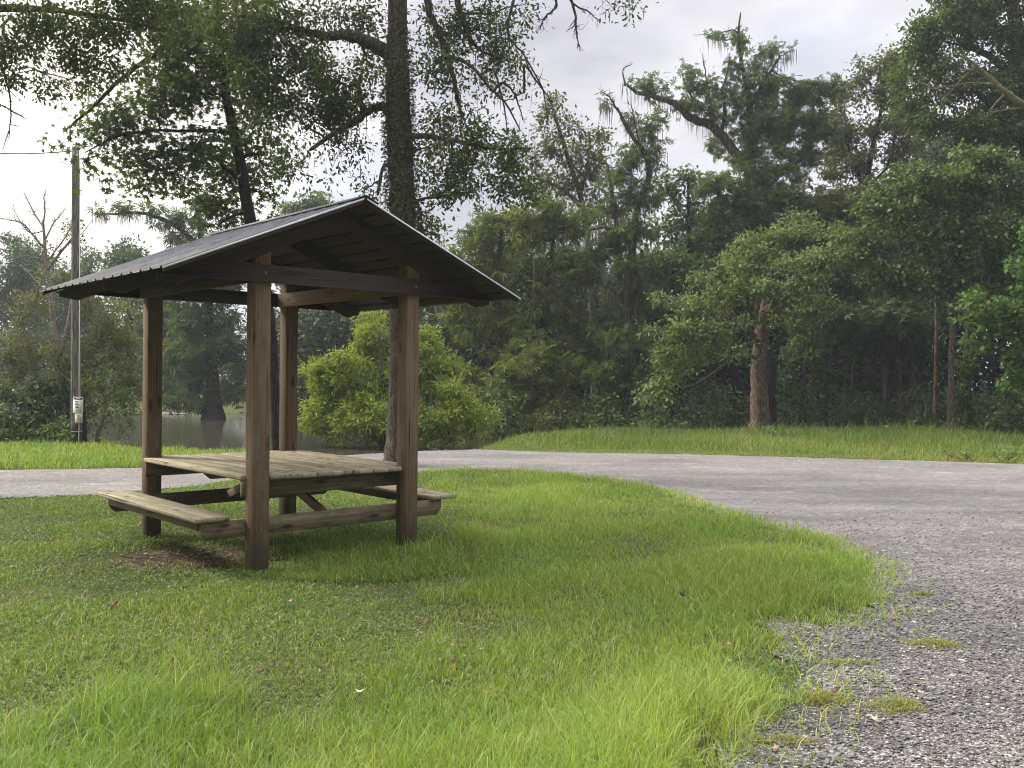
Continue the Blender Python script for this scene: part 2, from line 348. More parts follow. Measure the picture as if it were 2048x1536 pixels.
def chip_mat():
    m, nt, out = new_mat('stone_chips'); a = nd(nt, 'ShaderNodeAttribute', attribute_name='tint')
    r = ramp(nt, a.outputs['Fac'], [(0, (.05, .048, .047)), (.5, (.125, .118, .115)), (.85, (.27, .255, .248)), (1, (.48, .46, .44))])
    p = nd(nt, 'ShaderNodeBsdfPrincipled'); p.inputs['Roughness'].default_value = .8; nt.links.new(r.outputs[0], p.inputs['Base Color']); nt.links.new(p.outputs[0], out.inputs[0]); return m
def water_mat():
    m, nt, out = new_mat('pond_water'); pos = geo_pos(nt)
    n = noise(nt, 1.6, 4, .55, mapping(nt, pos, (1, 2.2, 1)))
    p = nd(nt, 'ShaderNodeBsdfPrincipled'); p.inputs['Base Color'].default_value = (.042, .038, .025, 1); p.inputs['Roughness'].default_value = .06; p.inputs['IOR'].default_value = 1.33; p.inputs['Specular IOR Level'].default_value = .5
    nt.links.new(bump(nt, n.outputs[0], .07, .12), p.inputs['Normal']); nt.links.new(p.outputs[0], out.inputs[0]); return m
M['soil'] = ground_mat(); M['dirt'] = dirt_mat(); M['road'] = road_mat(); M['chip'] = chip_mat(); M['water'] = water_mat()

# ------------------------------------------------------------------ terrain and water
WZ = -.45
SHORE = np.array([(-150, 22.5), (-40, 21.8), (-16, 21.4), (-9, 20.9), (-7, 20.1), (-5.4, 19.4), (-4.0, 18.8), (-2.9, 18.4), (-2.2, 19.2), (-1.7, 20.6), (-1.3, 22.3), (-.8, 24.4), (.2, 27.4), (1.8, 29.8), (4.6, 31.2),
                  (4.2, 34), (1.0, 37), (-5, 43), (-12, 48), (-20, 52), (-34, 64), (-60, 72), (-150, 80)], float)
def seg_dist(P, poly):
    A = poly; B = np.roll(poly, -1, 0); best = np.full(len(P), 1e9)
    for a, b in zip(A, B):
        ab = b - a; t = np.clip(((P - a) @ ab) / max(ab @ ab, 1e-12), 0, 1); best = np.minimum(best, np.linalg.norm(P - a - t[:, None] * ab, axis=1))
    return best
def inside(P, poly):
    x, y = P[:, 0], P[:, 1]; c = np.zeros(len(P), bool); n = len(poly)
    for i in range(n):
        x1, y1 = poly[i]; x2, y2 = poly[(i + 1) % n]
        if y1 == y2: continue
        k = ((y1 > y) != (y2 > y)) & (x < (x2 - x1) * (y - y1) / (y2 - y1) + x1); c ^= k
    return c
def terrain_z(XY):
    XY = np.atleast_2d(XY)[:, :2]; d = seg_dist(XY, SHORE); ins = inside(XY, SHORE); s = np.where(ins, -d, d)
    z = np.where(s > 1.3, 0, np.where(s > 0, WZ * (1 - s / 1.3) ** 1.3, np.maximum(WZ + s * .35, -1.6)))
    z = z + np.where(s > 3, .035 * np.sin(XY[:, 0] * .7 + 1.3) * np.sin(XY[:, 1] * .53) * np.clip((XY[:, 1] - 19) / 6, 0, 1), 0)
    return z
def tz(p): return float(terrain_z(np.array([[p[0], p[1]]]))[0])

def axis(parts):
    out = []
    for a, b, s in parts: out += list(np.arange(a, b - 1e-6, s))
    return np.array(out + [parts[-1][1]])
gx = axis([(-170, -40, 6), (-40, -14, 1), (-14, 8, .3), (8, 30, 1.5), (30, 170, 10)])
gy = axis([(-60, -20, 10), (-20, 16, 2), (16, 34, .3), (34, 60, 1), (60, 100, 4), (100, 180, 20)])
GX, GY = np.meshgrid(gx, gy, indexing='ij'); XY = np.stack([GX.ravel(), GY.ravel()], 1)
mb = MB(); i, j = np.meshgrid(np.arange(len(gx) - 1), np.arange(len(gy) - 1), indexing='ij'); n_ = len(gy)
f = np.stack([i * n_ + j, (i + 1) * n_ + j, (i + 1) * n_ + j + 1, i * n_ + j + 1], -1).reshape(-1, 4)
mb.add(np.column_stack([XY, terrain_z(XY)]), [f]); tag(mb.build('ground', M['soil'], smooth=True), kind='structure')
mb = MB(); mb.add([(-160, 15, WZ), (7, 15, WZ), (7, 90, WZ), (-160, 90, WZ)], [[[0, 1, 2, 3]]]); tag(mb.build('water', M['water']), kind='structure')

# ------------------------------------------------------------------ road
LAWN_EDGE = [(1430, 1640), (1480, 1536), (1545, 1455), (1640, 1395), (1650, 1350), (1580, 1300), (1570, 1262), (1612, 1238), (1690, 1258), (1772, 1228), (1742, 1170), (1752, 1128), (1645, 1078), (1505, 1047), (1410, 1012), (1330, 985), (1200, 960), (1060, 946), (940, 941), (840, 945), (760, 944), (640, 950), (560, 955), (480, 960), (400, 974), (180, 992), (0, 998), (-300, 1010), (-1200, 1040)]
FAR_EDGE = [(-1200, 955), (-300, 945), (0, 941), (280, 937), (420, 931), (520, 922), (600, 917), (660, 913), (700, 911), (735, 909), (790, 906), (850, 903), (950, 900), (1100, 905), (1400, 910), (1700, 919), (2048, 929), (2700, 945)]
def densify(pts, step, jit):
    out = []
    for a, b in zip(pts[:-1], pts[1:]):
        n = max(1, int(np.linalg.norm(b - a) / step))
        for k in range(n): out.append(a + (b - a) * k / n + (rng.normal(0, jit, 2)))
    out.append(pts[-1]); return np.array(out)
near = np.array([gnd(*p)[:2] for p in LAWN_EDGE]); far = np.array([gnd(*p)[:2] for p in FAR_EDGE])
near_u = near.copy(); under_ = np.array([0, .12, .16, .18, .10, .08, .10, .14, .14, .1, .08, .08, .1, .1, .1, .1, .08] + [0] * (len(near) - 17)); near_u[:, 0] -= under_ * 1.15; near_u[:, 1] += under_ * .1
near_d = densify(near_u, .09, .04); far_d = densify(far, .2, .03)
road_poly = np.concatenate([near_d, far_d, [[40, far_d[-1][1]], [40, -15], [.9, -15], [.9, 1.5]]])
bm = bmesh.new(); vs = [bm.verts.new((p[0], p[1], .012)) for p in road_poly]; es = [bm.edges.new((vs[k], vs[(k + 1) % len(vs)])) for k in range(len(vs))]
bmesh.ops.triangle_fill(bm, use_beauty=True, edges=es, normal=(0, 0, 1))
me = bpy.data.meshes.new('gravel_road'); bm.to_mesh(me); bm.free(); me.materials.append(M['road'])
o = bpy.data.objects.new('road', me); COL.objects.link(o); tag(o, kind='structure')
# concrete tongue of the boat ramp running down into the water
mb = MB(); rows = []
for t in np.linspace(0, 1, 14):
    l = np.array([-3.65, 17.6]) * (1 - t) + np.array([-3.9, 20.4]) * t; r_ = np.array([-2.2, 17.9]) * (1 - t) + np.array([-2.0, 20.6]) * t
    for s in np.linspace(0, 1, 8):
        q = l + (r_ - l) * s; rows.append((q[0], q[1], max(tz(q), -1) + .03))
f = [[a * 8 + b, a * 8 + b + 1, (a + 1) * 8 + b + 1, (a + 1) * 8 + b] for a in range(13) for b in range(7)]
mb.add(rows, [f]); tag(mb.build('boat_ramp', M['ramp'], smooth=True), kind='structure')
# bare soil worn under the near bench
mb = MB(); cc = gnd(385, 1118); ring = []
for k in range(40):
    a = 2 * math.pi * k / 40; rr = 1 + .22 * math.sin(3 * a + 1) + .13 * math.sin(7 * a)
    ring.append((cc[0] + .66 * rr * math.cos(a), cc[1] + .50 * rr * math.sin(a), .009))
mb.add(ring, [[list(range(40))]]); tag(mb.build('bare_soil', M['dirt']), kind='structure')
road_in = lambda XY: inside(XY, road_poly)

# ------------------------------------------------------------------ picnic shelter
NX, NY, YAW, W_, D_ = -2.0187, 7.4396, .7384, 1.4621, 2.1671
p_ = .07
sh = empty('picnic_shelter', (NX, NY, 0), YAW, 'wooden picnic table under its own gabled metal roof on four posts', 'picnic shelter')
def prism(name, poly, ax, c0, c1, along, mat, bev=.004, parent=sh, local=True, mbuild=None):
    """extrude a polygon given in the two other axes along axis ax ('u','v','z'); gco runs along the grain"""
    def P(a, b, c):
        return {'v': (a, c, b), 'u': (c, a, b), 'z': (a, b, c)}[ax]
    bm = bmesh.new(); b0 = [bm.verts.new(P(a, b, c0)) for a, b in poly]; b1 = [bm.verts.new(P(a, b, c1)) for a, b in poly]
    bm.faces.new(b0); bm.faces.new(b1[::-1]); n = len(poly)
    for k in range(n): bm.faces.new((b0[k], b1[k], b1[(k + 1) % n], b0[(k + 1) % n]))
    bmesh.ops.recalc_face_normals(bm, faces=bm.faces)
    if bev: bmesh.ops.bevel(bm, geom=list(bm.edges), offset=bev, segments=1, affect='EDGES')
    V = np.array([v.co[:] for v in bm.verts]); bm.verts.index_update()
    al = norm(np.array(along, float)); pr = norm(np.cross(al, [.3, .5, .8])); pq = np.cross(al, pr)
    if abs(al[2]) > .9: pr = np.array([1., 0, 0]); pq = np.array([0, 1., 0])
    elif abs(al[2]) < .1: pr = np.array([0, 0, 1.]); pq = np.cross(al, pr)
    off = rng.uniform(0, 40, 3); g = np.stack([V @ al, V @ pr, V @ pq], 1) + off
    byn = {}
    for fc in bm.faces: byn.setdefault(len(fc.verts), []).append([v.index for v in fc.verts])
    m = mbuild or MB(); m.add(V, [np.array(x) for x in byn.values()], gco=g); bm.free()
    if mbuild is None: return m.build(name, mat, parent, local, gco=True)
def rect(a0, a1, b0, b1): return [(a0, b0), (a1, b0), (a1, b1), (a0, b1)]
def bolt(loc, axis_, parent=sh, r=.013, h=.008):
    bm = bmesh.new(); mt = Matrix.Translation(loc) @ (Matrix.Rotation(R(90), 4, 'X') if axis_ == 'v' else Matrix.Rotation(R(90), 4, 'Y'))
    bmesh.ops.create_cone(bm, cap_ends=True, segments=10, radius1=r, radius2=r * .75, depth=h, matrix=mt)
    me = bpy.data.meshes.new('bolt'); bm.to_mesh(me); bm.free(); me.materials.append(M['bolt']); o = bpy.data.objects.new('bolt', me); COL.objects.link(o); o.parent = parent
    return o
AZ, EZ, EL, ERT, EV0, EV1 = 3.0217, 2.3176, -.935, W_ + 1.0017, -.3967, 2.4527
SL = (AZ - EZ) / (W_ / 2 - EL); SR = (AZ - EZ) / (ERT - W_ / 2); mid = W_ / 2
def roofz(u): return AZ - (SL * (mid - u) if u < mid else SR * (u - mid))
RB = .045                                      # top of rafters below the metal plane
for u, v in ((0, 0), (W_, 0), (0, D_), (W_, D_)):
    # slightly out-of-true post, top cut to the rafter slope
    po = prism('post', [(u - p_, v - p_), (u + p_, v - p_), (u + p_, v + p_), (u - p_, v + p_)], 'z', -.05, 2.56, (0, 0, 1), M['post'], .006)
    for vt in po.data.vertices:          # birdsmouth: the rafter sits on the sloping top of the post
        if vt.co.z > 2: vt.co.z = AZ - RB - .147 - (SL if u == 0 else SR) * abs(vt.co.x - mid) - (2.56 - vt.co.z)
    s = -1 if v == 0 else 1
    for z in (.66, .35): bolt((u, v + s * p_ * 1.02, z), 'v', po)
for v in (0, D_):
    s = -1 if v == 0 else 1
    a, b = sorted((v + s * (p_ + .001), v + s * (p_ + .039)))
    # bottom chord, its ends cut to the slope of the roof
    e0, e1 = EL + .07, ERT - .07; zt = 2.44; lo = RB + .004
    uL = mid - (AZ - lo - zt) / SL; uR = mid + (AZ - lo - zt) / SR; bL = max(e0, mid - (AZ - lo - 2.30) / SL); bR = min(e1, mid + (AZ - lo - 2.30) / SR)
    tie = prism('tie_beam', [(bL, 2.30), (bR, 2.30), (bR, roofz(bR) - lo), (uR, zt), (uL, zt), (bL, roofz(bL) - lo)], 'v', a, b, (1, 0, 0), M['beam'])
    for u in (0, W_): bolt((u, (a if s < 0 else b) + s * .002, 2.372), 'v', tie, .015)
    # apron and seat beam, bolted to the inner faces of the posts
    a, b = sorted((v - s * (p_ + .001), v - s * (p_ + .039)))
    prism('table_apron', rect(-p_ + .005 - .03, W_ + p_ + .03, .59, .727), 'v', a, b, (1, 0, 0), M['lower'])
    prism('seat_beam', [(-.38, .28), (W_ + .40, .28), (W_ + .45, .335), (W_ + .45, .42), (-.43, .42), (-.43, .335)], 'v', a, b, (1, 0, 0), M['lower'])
for s, u in ((-1, 0), (1, W_)):
    a, b = sorted((u + s * (p_ + .001), u + s * (p_ + .039))) if s < 0 else sorted((u - (p_ + .039), u - (p_ + .001)))
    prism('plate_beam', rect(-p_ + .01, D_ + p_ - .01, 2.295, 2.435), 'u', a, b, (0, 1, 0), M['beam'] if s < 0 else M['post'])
for vc in (-.05, D_ / 2, D_ + .05):
    for s in (-1, 1):
        ue = EL + .1 if s < 0 else ERT - .1; sl = SL if s < 0 else SR; hh = .145
        t0 = AZ - RB; poly = [(mid + s * .001, t0), (ue, t0 - sl * abs(ue - mid)), (ue, t0 - sl * abs(ue - mid) - .05), (ue - s * .16, t0 - sl * abs(ue - mid) - hh + .16 * sl), (mid + s * .001, t0 - hh)]
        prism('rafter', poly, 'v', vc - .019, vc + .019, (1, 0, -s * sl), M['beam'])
for s in (-1, 1):
    # skip-sheathing boards running with the ridge
    m = MB(); sl = SL if s < 0 else SR; L = abs((EL if s < 0 else ERT) - mid) - .09; k = 0; x = .01
    while x < L - .06:
        w = random.choice((.12, .13, .135)); w = min(w, L - x)
        t = RB - .004; zt = lambda d: AZ - .022 - sl * d
        poly = [(mid + s * x, zt(x)), (mid + s * (x + w), zt(x + w)), (mid + s * (x + w), zt(x + w) - .02), (mid + s * x, zt(x) - .02)]
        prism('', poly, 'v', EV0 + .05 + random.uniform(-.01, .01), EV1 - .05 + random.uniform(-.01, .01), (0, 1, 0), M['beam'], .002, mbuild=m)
        x += w + random.uniform(.018, .035); k += 1
    m.build('roof_boards', M['beam'], sh, True, gco=True)
    # ribbed metal sheet, two sheets lapped, real thickness
    U0 = mid - s * 0.0; Ue = EL if s < 0 else ERT; prof = []
    v = EV0; per = .19
    while v < EV1 - 1e-4:
        for dv, h in ((0, .0), (.012, .016), (.034, .016), (.046, 0), (.105, 0), (.111, .004), (.117, 0)):
            if v + dv <= EV1: prof.append((v + dv, h))
        v += per
    prof.append((EV1, 0)); prof = np.array(prof); n = len(prof); V = []
    for d in (0, 1):
        for sidez in (0, -.0025):
            for (vv, h) in prof:
                uu = U0 if d == 0 else Ue
                V.append((uu, vv, roofz(uu) + h + sidez - .004 + (0 if d == 0 else rng.normal(0, .0015))))
    V = np.array(V); idx = lambda d, sd, q: (d * 2 + sd) * n + q; F = []
    for q in range(n - 1):
        F += [[idx(0, 0, q), idx(0, 0, q + 1), idx(1, 0, q + 1), idx(1, 0, q)], [idx(0, 1, q), idx(1, 1, q), idx(1, 1, q + 1), idx(0, 1, q + 1)],
              [idx(1, 0, q), idx(1, 0, q + 1), idx(1, 1, q + 1), idx(1, 1, q)], [idx(0, 0, q), idx(0, 1, q), idx(0, 1, q + 1), idx(0, 0, q + 1)]]
    for q in (0, n - 1): F.append([idx(0, 0, q), idx(1, 0, q), idx(1, 1, q), idx(0, 1, q)])
    m = MB(); m.add(V, [F]); m.build('roof_sheet', M['metal'], sh, True)
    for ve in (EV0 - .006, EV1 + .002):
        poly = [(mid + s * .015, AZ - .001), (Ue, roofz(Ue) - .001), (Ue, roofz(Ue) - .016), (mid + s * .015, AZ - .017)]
        prism('rim_glint_strip', poly, 'v', ve, ve + .004, (1, 0, -s * sl), M['rim_glint'], 0)  # thin strip added along the rake, painted bright like sky reflected off metal
    # thin batten under the rake edge
    for ve in (EV0 + .012, EV1 - .05):
        poly = [(mid + s * .01, AZ - .012), (Ue - s * .02, roofz(Ue - s * .02) - .012), (Ue - s * .02, roofz(Ue - s * .02) - .042), (mid + s * .01, AZ - .044)]
        prism('rake_batten', poly, 'v', ve, ve + .036, (1, 0, -s * sl), M['beam'], .002)
poly = [(mid - .13, AZ - .13 * SL + .022), (mid, AZ + .026), (mid + .13, AZ - .13 * SR + .022), (mid + .13, AZ - .13 * SR + .018), (mid, AZ + .021), (mid - .13, AZ - .13 * SL + .018)]
m = MB(); bnd = np.linspace(EV0 - .01, EV1 + .01, 6)
prism('', poly, 'v', EV0 - .012, EV1 + .012, (0, 1, 0), M['metal'], 0, mbuild=m); m.build('ridge_cap', M['metal'], sh, True)
# table planks, notched at the posts
m = MB(); u = -.112
edges = [-.112]
for w in (.185, .13, .146, .142, .144, .098, .146, .142, .146, .143, .19): edges.append(edges[-1] + w)
edges = np.array(edges); edges = -.112 + (edges + .112) * (W_ + .224) / (edges[-1] + .112)
for a, b in zip(edges[:-1], edges[1:]):
    edge_ = a < p_ or b > W_ - p_
    v0 = (p_ + .002) if edge_ else -.052 + random.uniform(-.007, .006); v1 = (D_ - p_ - .002) if edge_ else D_ + .05 + random.uniform(-.007, .006)
    dz = random.uniform(-.003, .003)
    prism('', rect(a + .0035, b - .0035, v0, v1), 'z', .729 + dz, .767 + dz, (0, 1, 0), None, .006, mbuild=m)
m.build('table_top', M['tabletop'], sh, True, gco=True)
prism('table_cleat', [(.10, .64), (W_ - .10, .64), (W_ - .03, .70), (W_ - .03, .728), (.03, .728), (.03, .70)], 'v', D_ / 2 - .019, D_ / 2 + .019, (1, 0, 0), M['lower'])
for s in (0, 1):
    v0, v1 = (.112, D_ / 2 - .03) if s == 0 else (D_ - .112, D_ / 2 + .03)
    th = .085
    prism('brace', [(v0, .31), (v1, .63), (v1, .63 + th), (v0, .31 + th)], 'u', mid - .019, mid + .019, (0, v1 - v0, .32), M['post'], .003)
for s in (0, 1):
    u0, u1 = (-.50, -.21) if s == 0 else (W_ + .32, W_ + .61)
    st = prism('seat', [(u0, .03), (u1, .035), (u1, 2.19), (u0 + .02, 2.20), (u0, 2.19)], 'z', .423, .461, (0, 1, 0), M['tabletop'], .007)
    ur = u0 + .055 if s == 0 else u0 + .03
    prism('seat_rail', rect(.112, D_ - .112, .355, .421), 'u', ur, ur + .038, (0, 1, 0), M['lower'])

# ------------------------------------------------------------------ trees
def moss_at(mb, pts, n, lmin, lmax, spread=.12):
    """grey strands hanging from points"""
    if len(pts) == 0: return
    idx = rng.integers(0, len(pts), n); B = pts[idx] + rng.normal(0, spread, (n, 3)) * np.array([1, 1, .3])
    L = rng.uniform(lmin, lmax, n); a = rng.uniform(0, 6.28, n); w = rng.uniform(.004, .012, n) * (.6 + L)
    wx = np.stack([np.cos(a), np.sin(a), 0 * a], 1) * w[:, None]
    sw = rng.normal(0, .05, (n, 3)) * L[:, None]; sw[:, 2] = 0
    V = np.stack([B - wx * .6, B + wx * .6, B + wx + sw * .6 - np.array([0, 0, 1]) * (L * .45)[:, None], B - wx + sw * .6 - np.array([0, 0, 1]) * (L * .45)[:, None], B + sw - np.array([0, 0, 1]) * L[:, None]], 1)
    o_ = (np.arange(n) * 5)[:, None]
    mb.add(V.reshape(-1, 3), [np.array([[0, 1, 2, 3]]) + o_, np.array([[3, 2, 4]]) + o_], np.repeat(rng.random(n), 5))

def tree(name, label, Y, trunk, lobes, mat, leaf='diamond', size=.12, clump=.45, lai=3.0, limbs=(), bk='bark_grey', cat='tree', group=None, flat=.65, sides=9, moss=None, vine=None, zbase=None, limb_r=.3, twigs=True, depth_k=.8, bare=(), up=.7, droop=.25, kn=1.5, scat=.28):
    T = np.array([at(a[0], a[1], Y + (a[3] if len(a) > 3 else 0)) for a in trunk]); TR = np.array([a[2] * Y / FPX for a in trunk])
    g = T[0].copy(); g[2] = tz(g) if zbase is None else zbase
    T[0, 2] = g[2] - .08
    root = empty(name, g, 0, label, cat, group)
    tm = MB(); Q, QR = smooth_poly(T, TR, 6 * len(T), TR.mean() * .06)
    QR = QR * (1 + rng.normal(0, .03, len(QR)))
    tubes(tm, Q, QR, sides)
    skel = [(Q, QR)]; bmk = MB(); hasb = False
    def join(P, PR, SPp):
        k = int(np.argmin(np.linalg.norm(SPp - P[0], axis=1))); dd_ = np.linalg.norm(SPp[k] - P[0])
        if dd_ > .03: P = np.vstack([SPp[k], P]) if dd_ < .6 else np.vstack([SPp[k], (SPp[k] + P[0]) / 2 + np.array([0, 0, .05 * dd_]), P]); PR = np.concatenate([[PR[0] * 1.15] * (len(P) - len(PR)), PR])
        return P, PR
    for lb in limbs:
        P = np.array([at(a[0], a[1], Y + (a[3] if len(a) > 3 else 0)) for a in lb]); PR = np.array([a[2] * Y / FPX for a in lb])
        P, PR = join(P, PR, np.concatenate([q for q, _ in skel]))
        q, qr = smooth_poly(P, PR, 5 * len(P), PR.mean() * .12); tubes(bmk, q, qr, 6); skel.append((q, qr)); hasb = True
    allp = [q for q, _ in skel]
    SP = np.concatenate([q for q, _ in skel]); SR_ = np.concatenate([r for _, r in skel])
    lm = MB(); area_leaf = size * size * TPL[leaf][1]; hasl = False; mosspts = [q[len(q) // 3:] for q, _ in skel[1:]]
    for lo in lobes:
        px, py, rx, ry = lo[:4]; dY = lo[4] if len(lo) > 4 else 0; dn = lo[5] if len(lo) > 5 else 1.0
        c = at(px, py, Y + dY); k = (Y + dY) / FPX; rad = np.array([rx * k, max(min(rx, 1.6 * ry + 20) * k * depth_k, clump * .8), ry * k])
        Mn = max(3, int(1.25 * rad[0] * rad[2] / (clump * clump) * kn * min(1, dn + .25)))
        cc = lobe_clumps(c, rad * .88, Mn)
        # limb to the lobe
        zmin = g[2] + .3 * (T[-1, 2] - g[2])
        dist = np.linalg.norm(SP - c, axis=1) + np.where(SP[:, 2] > c[2] + .6, .5 * (SP[:, 2] - c[2]), 0) + np.where(SR_ < .012, .6, 0) + np.maximum(zmin - SP[:, 2], 0) * 4
        a = int(np.argmin(dist)); s0 = SP[a]; r0 = min(SR_[a] * .6, .02 + limb_r * .1 * np.linalg.norm(c - s0))
        midp = (s0 + c) / 2 + np.array([0, 0, -.06 * np.linalg.norm(c - s0)]) + rng.normal(0, .06, 3) * np.linalg.norm(c - s0)
        P = np.array([s0, midp, c, c + (c - midp) * .5]); q, qr = smooth_poly(P, [r0, r0 * .7, max(r0 * .35, .008), .005], 12, .02)
        tubes(bmk, q, qr, 5); hasb = True; mosspts.append(q[5:]); allp.append(q)
        if twigs:
            ii = rng.integers(4, 12, Mn); s1 = q[ii]; mm = (s1 + cc) / 2 + rng.normal(0, .08, (Mn, 3)) + np.array([0, 0, .05])
            tubes(bmk, np.stack([s1, mm, cc], 1), np.stack([np.minimum(qr[ii] * .6, .014), np.full(Mn, .006), np.full(Mn, .003)], 1), 4)
        tot = 1.5 * lai * dn * math.pi * rad[0] * rad[2] / area_leaf
        ne = max(1, int(tot / Mn)); hasl = True
        clump_leaves(lm, cc, rng.uniform(.7, 1.3, Mn) * clump, max(1, int(ne * (1 - scat))), size, leaf, flat, up, droop)
        ns_ = int(tot * scat); clump_leaves(lm, lobe_clumps(c, rad * .95, max(ns_ // 5, 1)), np.full(max(ns_ // 5, 1), clump * .55), 5, size, leaf, flat, up, droop, .25)
    for lb in bare:                     # bare dead twigs with side twigs
        P = np.array([at(a[0], a[1], Y + (a[3] if len(a) > 3 else 0)) for a in lb]); PR = np.array([a[2] * Y / FPX for a in lb])
        P, PR = join(P, PR, np.concatenate(allp))
        q, qr = smooth_poly(P, PR, 4 * len(P), PR.mean() * .3); tubes(bmk, q, qr, 5); hasb = True
        n = 5 * len(P); ii = rng.integers(len(q) // 4, len(q), n); d = norm(norm(q[-1] - q[0]) * .8 + rng.normal(0, .55, (n, 3))); L = rng.uniform(.2, .6, n)[:, None] * np.linalg.norm(q[-1] - q[0]) * .35
        s0 = q[ii]; tw = np.stack([s0, s0 + d * L * .5 + rng.normal(0, .03, (n, 3)), s0 + d * L + np.array([0, 0, .05])], 1)
        tubes(bmk, tw, np.stack([qr[ii] * .5, qr[ii] * .32, qr[ii] * .1 + .001], 1), 4)
    if vine:
        zlo, zhi, n = vine; qz = Q[:, 2]; ok = np.where((qz > zlo) & (qz < zhi))[0]
        ii = rng.choice(ok, n); a = rng.uniform(0, 6.28, n); d = np.stack([np.cos(a), np.sin(a), rng.normal(0, .2, n)], 1)
        C = Q[ii] + d * (QR[ii] * rng.uniform(.9, 1.35, n))[:, None] + np.stack([0 * a, 0 * a, rng.uniform(-.3, .3, n)], 1)
        vm = MB(); put_leaves(vm, C, d * .4 + rng.normal(0, .6, (n, 3)) - np.array([0, 0, .4]), d + rng.normal(0, .3, (n, 3)), .055 * rng.uniform(.6, 1.4, n), 'oval', rng.random(n))
        vm.build('climbing_vine', M['vine'], root)
    if hasb:
        for V_, F_, T_ in ((np.concatenate(bmk.V), bmk.F, np.concatenate(bmk.T)),): tm.add(V_, F_, T_)
    tm.build('trunk', M[bk], root, smooth=True)
    if hasl: lm.build('crown', M[mat], root)
    if moss and mosspts:
        mm = MB(); moss_at(mm, np.concatenate(mosspts), moss[0], moss[1], moss[2]); mm.build('moss_sprays', M['moss'], root)
    return root

# --- big moss-hung oak standing behind the shelter
tree('oak_tree', 'tall oak with thick vine-covered trunk rising straight behind the shelter roof', 16.4,
     [(797, 930, 36), (799, 905, 30), (801, 860, 27), (803, 760, 25), (805, 640, 25), (805, 480, 26), (804, 380, 27), (800, 280, 26), (797, 200, 25), (795, 100, 21), (795, 0, 19), (792, -200, 16), (780, -450, 10), (770, -620, 4)],
     [(560, 60, 150, 70, -.6), (640, 150, 110, 70, -.4), (690, 200, 80, 50, 0, .8), (640, 240, 100, 45, .2), (560, 200, 90, 60, -.5, .9), (690, 300, 55, 60, -.3, .5), (730, 40, 60, 60, .3, .8), (480, 50, 120, 65, -.9), (510, 140, 90, 60, -.7), (740, 130, 50, 40, .8, .5), (610, 320, 60, 40, -.8, .5), (720, 380, 45, 40, .3, .4),
      (880, 60, 70, 70, .5, .6), (960, 55, 80, 60, 0, .8), (1000, 115, 65, 45, .3, .8), (870, 150, 60, 60, -.4, .6), (905, 235, 75, 40, -.2, .7), (960, 285, 95, 45, -.5), (1020, 330, 70, 60, -.6), (905, 345, 70, 60, .3, .7), (850, 425, 50, 60, .4, .7), (930, 385, 60, 50, -.2, .8), (1035, 385, 50, 45, -.5, .9), (1015, 15, 60, 40, .4, .6), (985, 190, 45, 40, -.2, .3), (870, 290, 50, 50, .5, .6), (1045, 185, 30, 40, -.4, .2),
      (600, -150, 220, 120, 0, .8), (800, -250, 250, 150, .5, .7), (1000, -150, 180, 120, .3, .7), (1230, 15, 35, 20, -.8, .25), (1262, 18, 16, 22, -1, .8)],
     'oak', 'oval', .084, .34, 1.8, kn=3.2, scat=.1,
     limbs=[[(790, 118, 15), (765, 100, 14), (735, 84, 13), (700, 70, 11), (660, 72, 9, -.3), (600, 62, 7, -.5), (540, 42, 5, -.7), (470, 30, 3, -.9)],
            [(790, 232, 11), (765, 214, 9), (738, 222, 8), (705, 245, 7, -.1), (665, 268, 5, -.3), (620, 300, 3, -.6)], [(728, 222, 6), (718, 180, 5), (722, 150, 3)],
            [(800, 285, 8), (830, 273, 6, -.3), (870, 275, 5, -.4), (930, 286, 4, -.5), (1000, 298, 3, -.6), (1065, 296, 2, -.7)],
            [(795, -270, 12), (900, -215, 9, -.4), (1020, -140, 7, -.8), (1130, -70, 5, -1), (1190, -40, 3.5, -1), (1255, -15, 1.5, -1)], [(1020, -140, 5, -.8), (1035, -80, 4, -1), (1040, -40, 3, -1)],
            [(850, -60, 10), (858, 20, 7), (880, 70, 6), (905, 150, 5), (918, 210, 4), (930, 245, 2)], [(905, -60, 8), (918, 20, 6), (938, 70, 5), (940, 95, 3)], [(930, 60, 4), (960, 100, 3), (1010, 118, 2)],
            [(870, 125, 5), (905, 115, 4), (945, 135, 3.5, -.3), (975, 170, 3, -.4), (1010, 205, 2, -.5), (1040, 260, 1.2, -.5)],
            [(800, 360, 5), (770, 330, 4, -.2), (755, 390, 3, -.3)]],
     bk='bark_oak', moss=(450, .08, .35), vine=(3.6, 7.6, 5200), group=None, limb_r=.12,
     bare=[[(1040, -40, 3, -1), (1015, 60, 2.4, -1), (1048, 110, 1.8, -1), (1085, 180, 1.4, -1), (1095, 240, .8, -1)], [(1110, -20, 3, -1), (1112, 15, 2.2, -1), (1090, 35, 1.5, -1), (1080, 58, .8, -1)], [(1135, -30, 3, -1), (1150, 25, 2.4, -1), (1152, 60, 1.8, -1), (1158, 95, .8, -1)], [(1140, 0, 2, -1), (1175, 22, 1.4, -1), (1195, 40, .7, -1)], [(1005, 165, 2.5, -.5), (1030, 190, 2, -.5), (1045, 240, 1, -.5)], [(985, 140, 2.5, -.3), (1005, 200, 1.8, -.3), (1015, 262, .8, -.3)], [(1050, 130, 2.2, -1), (1075, 165, 1.6, -1), (1105, 205, .8, -1)]])
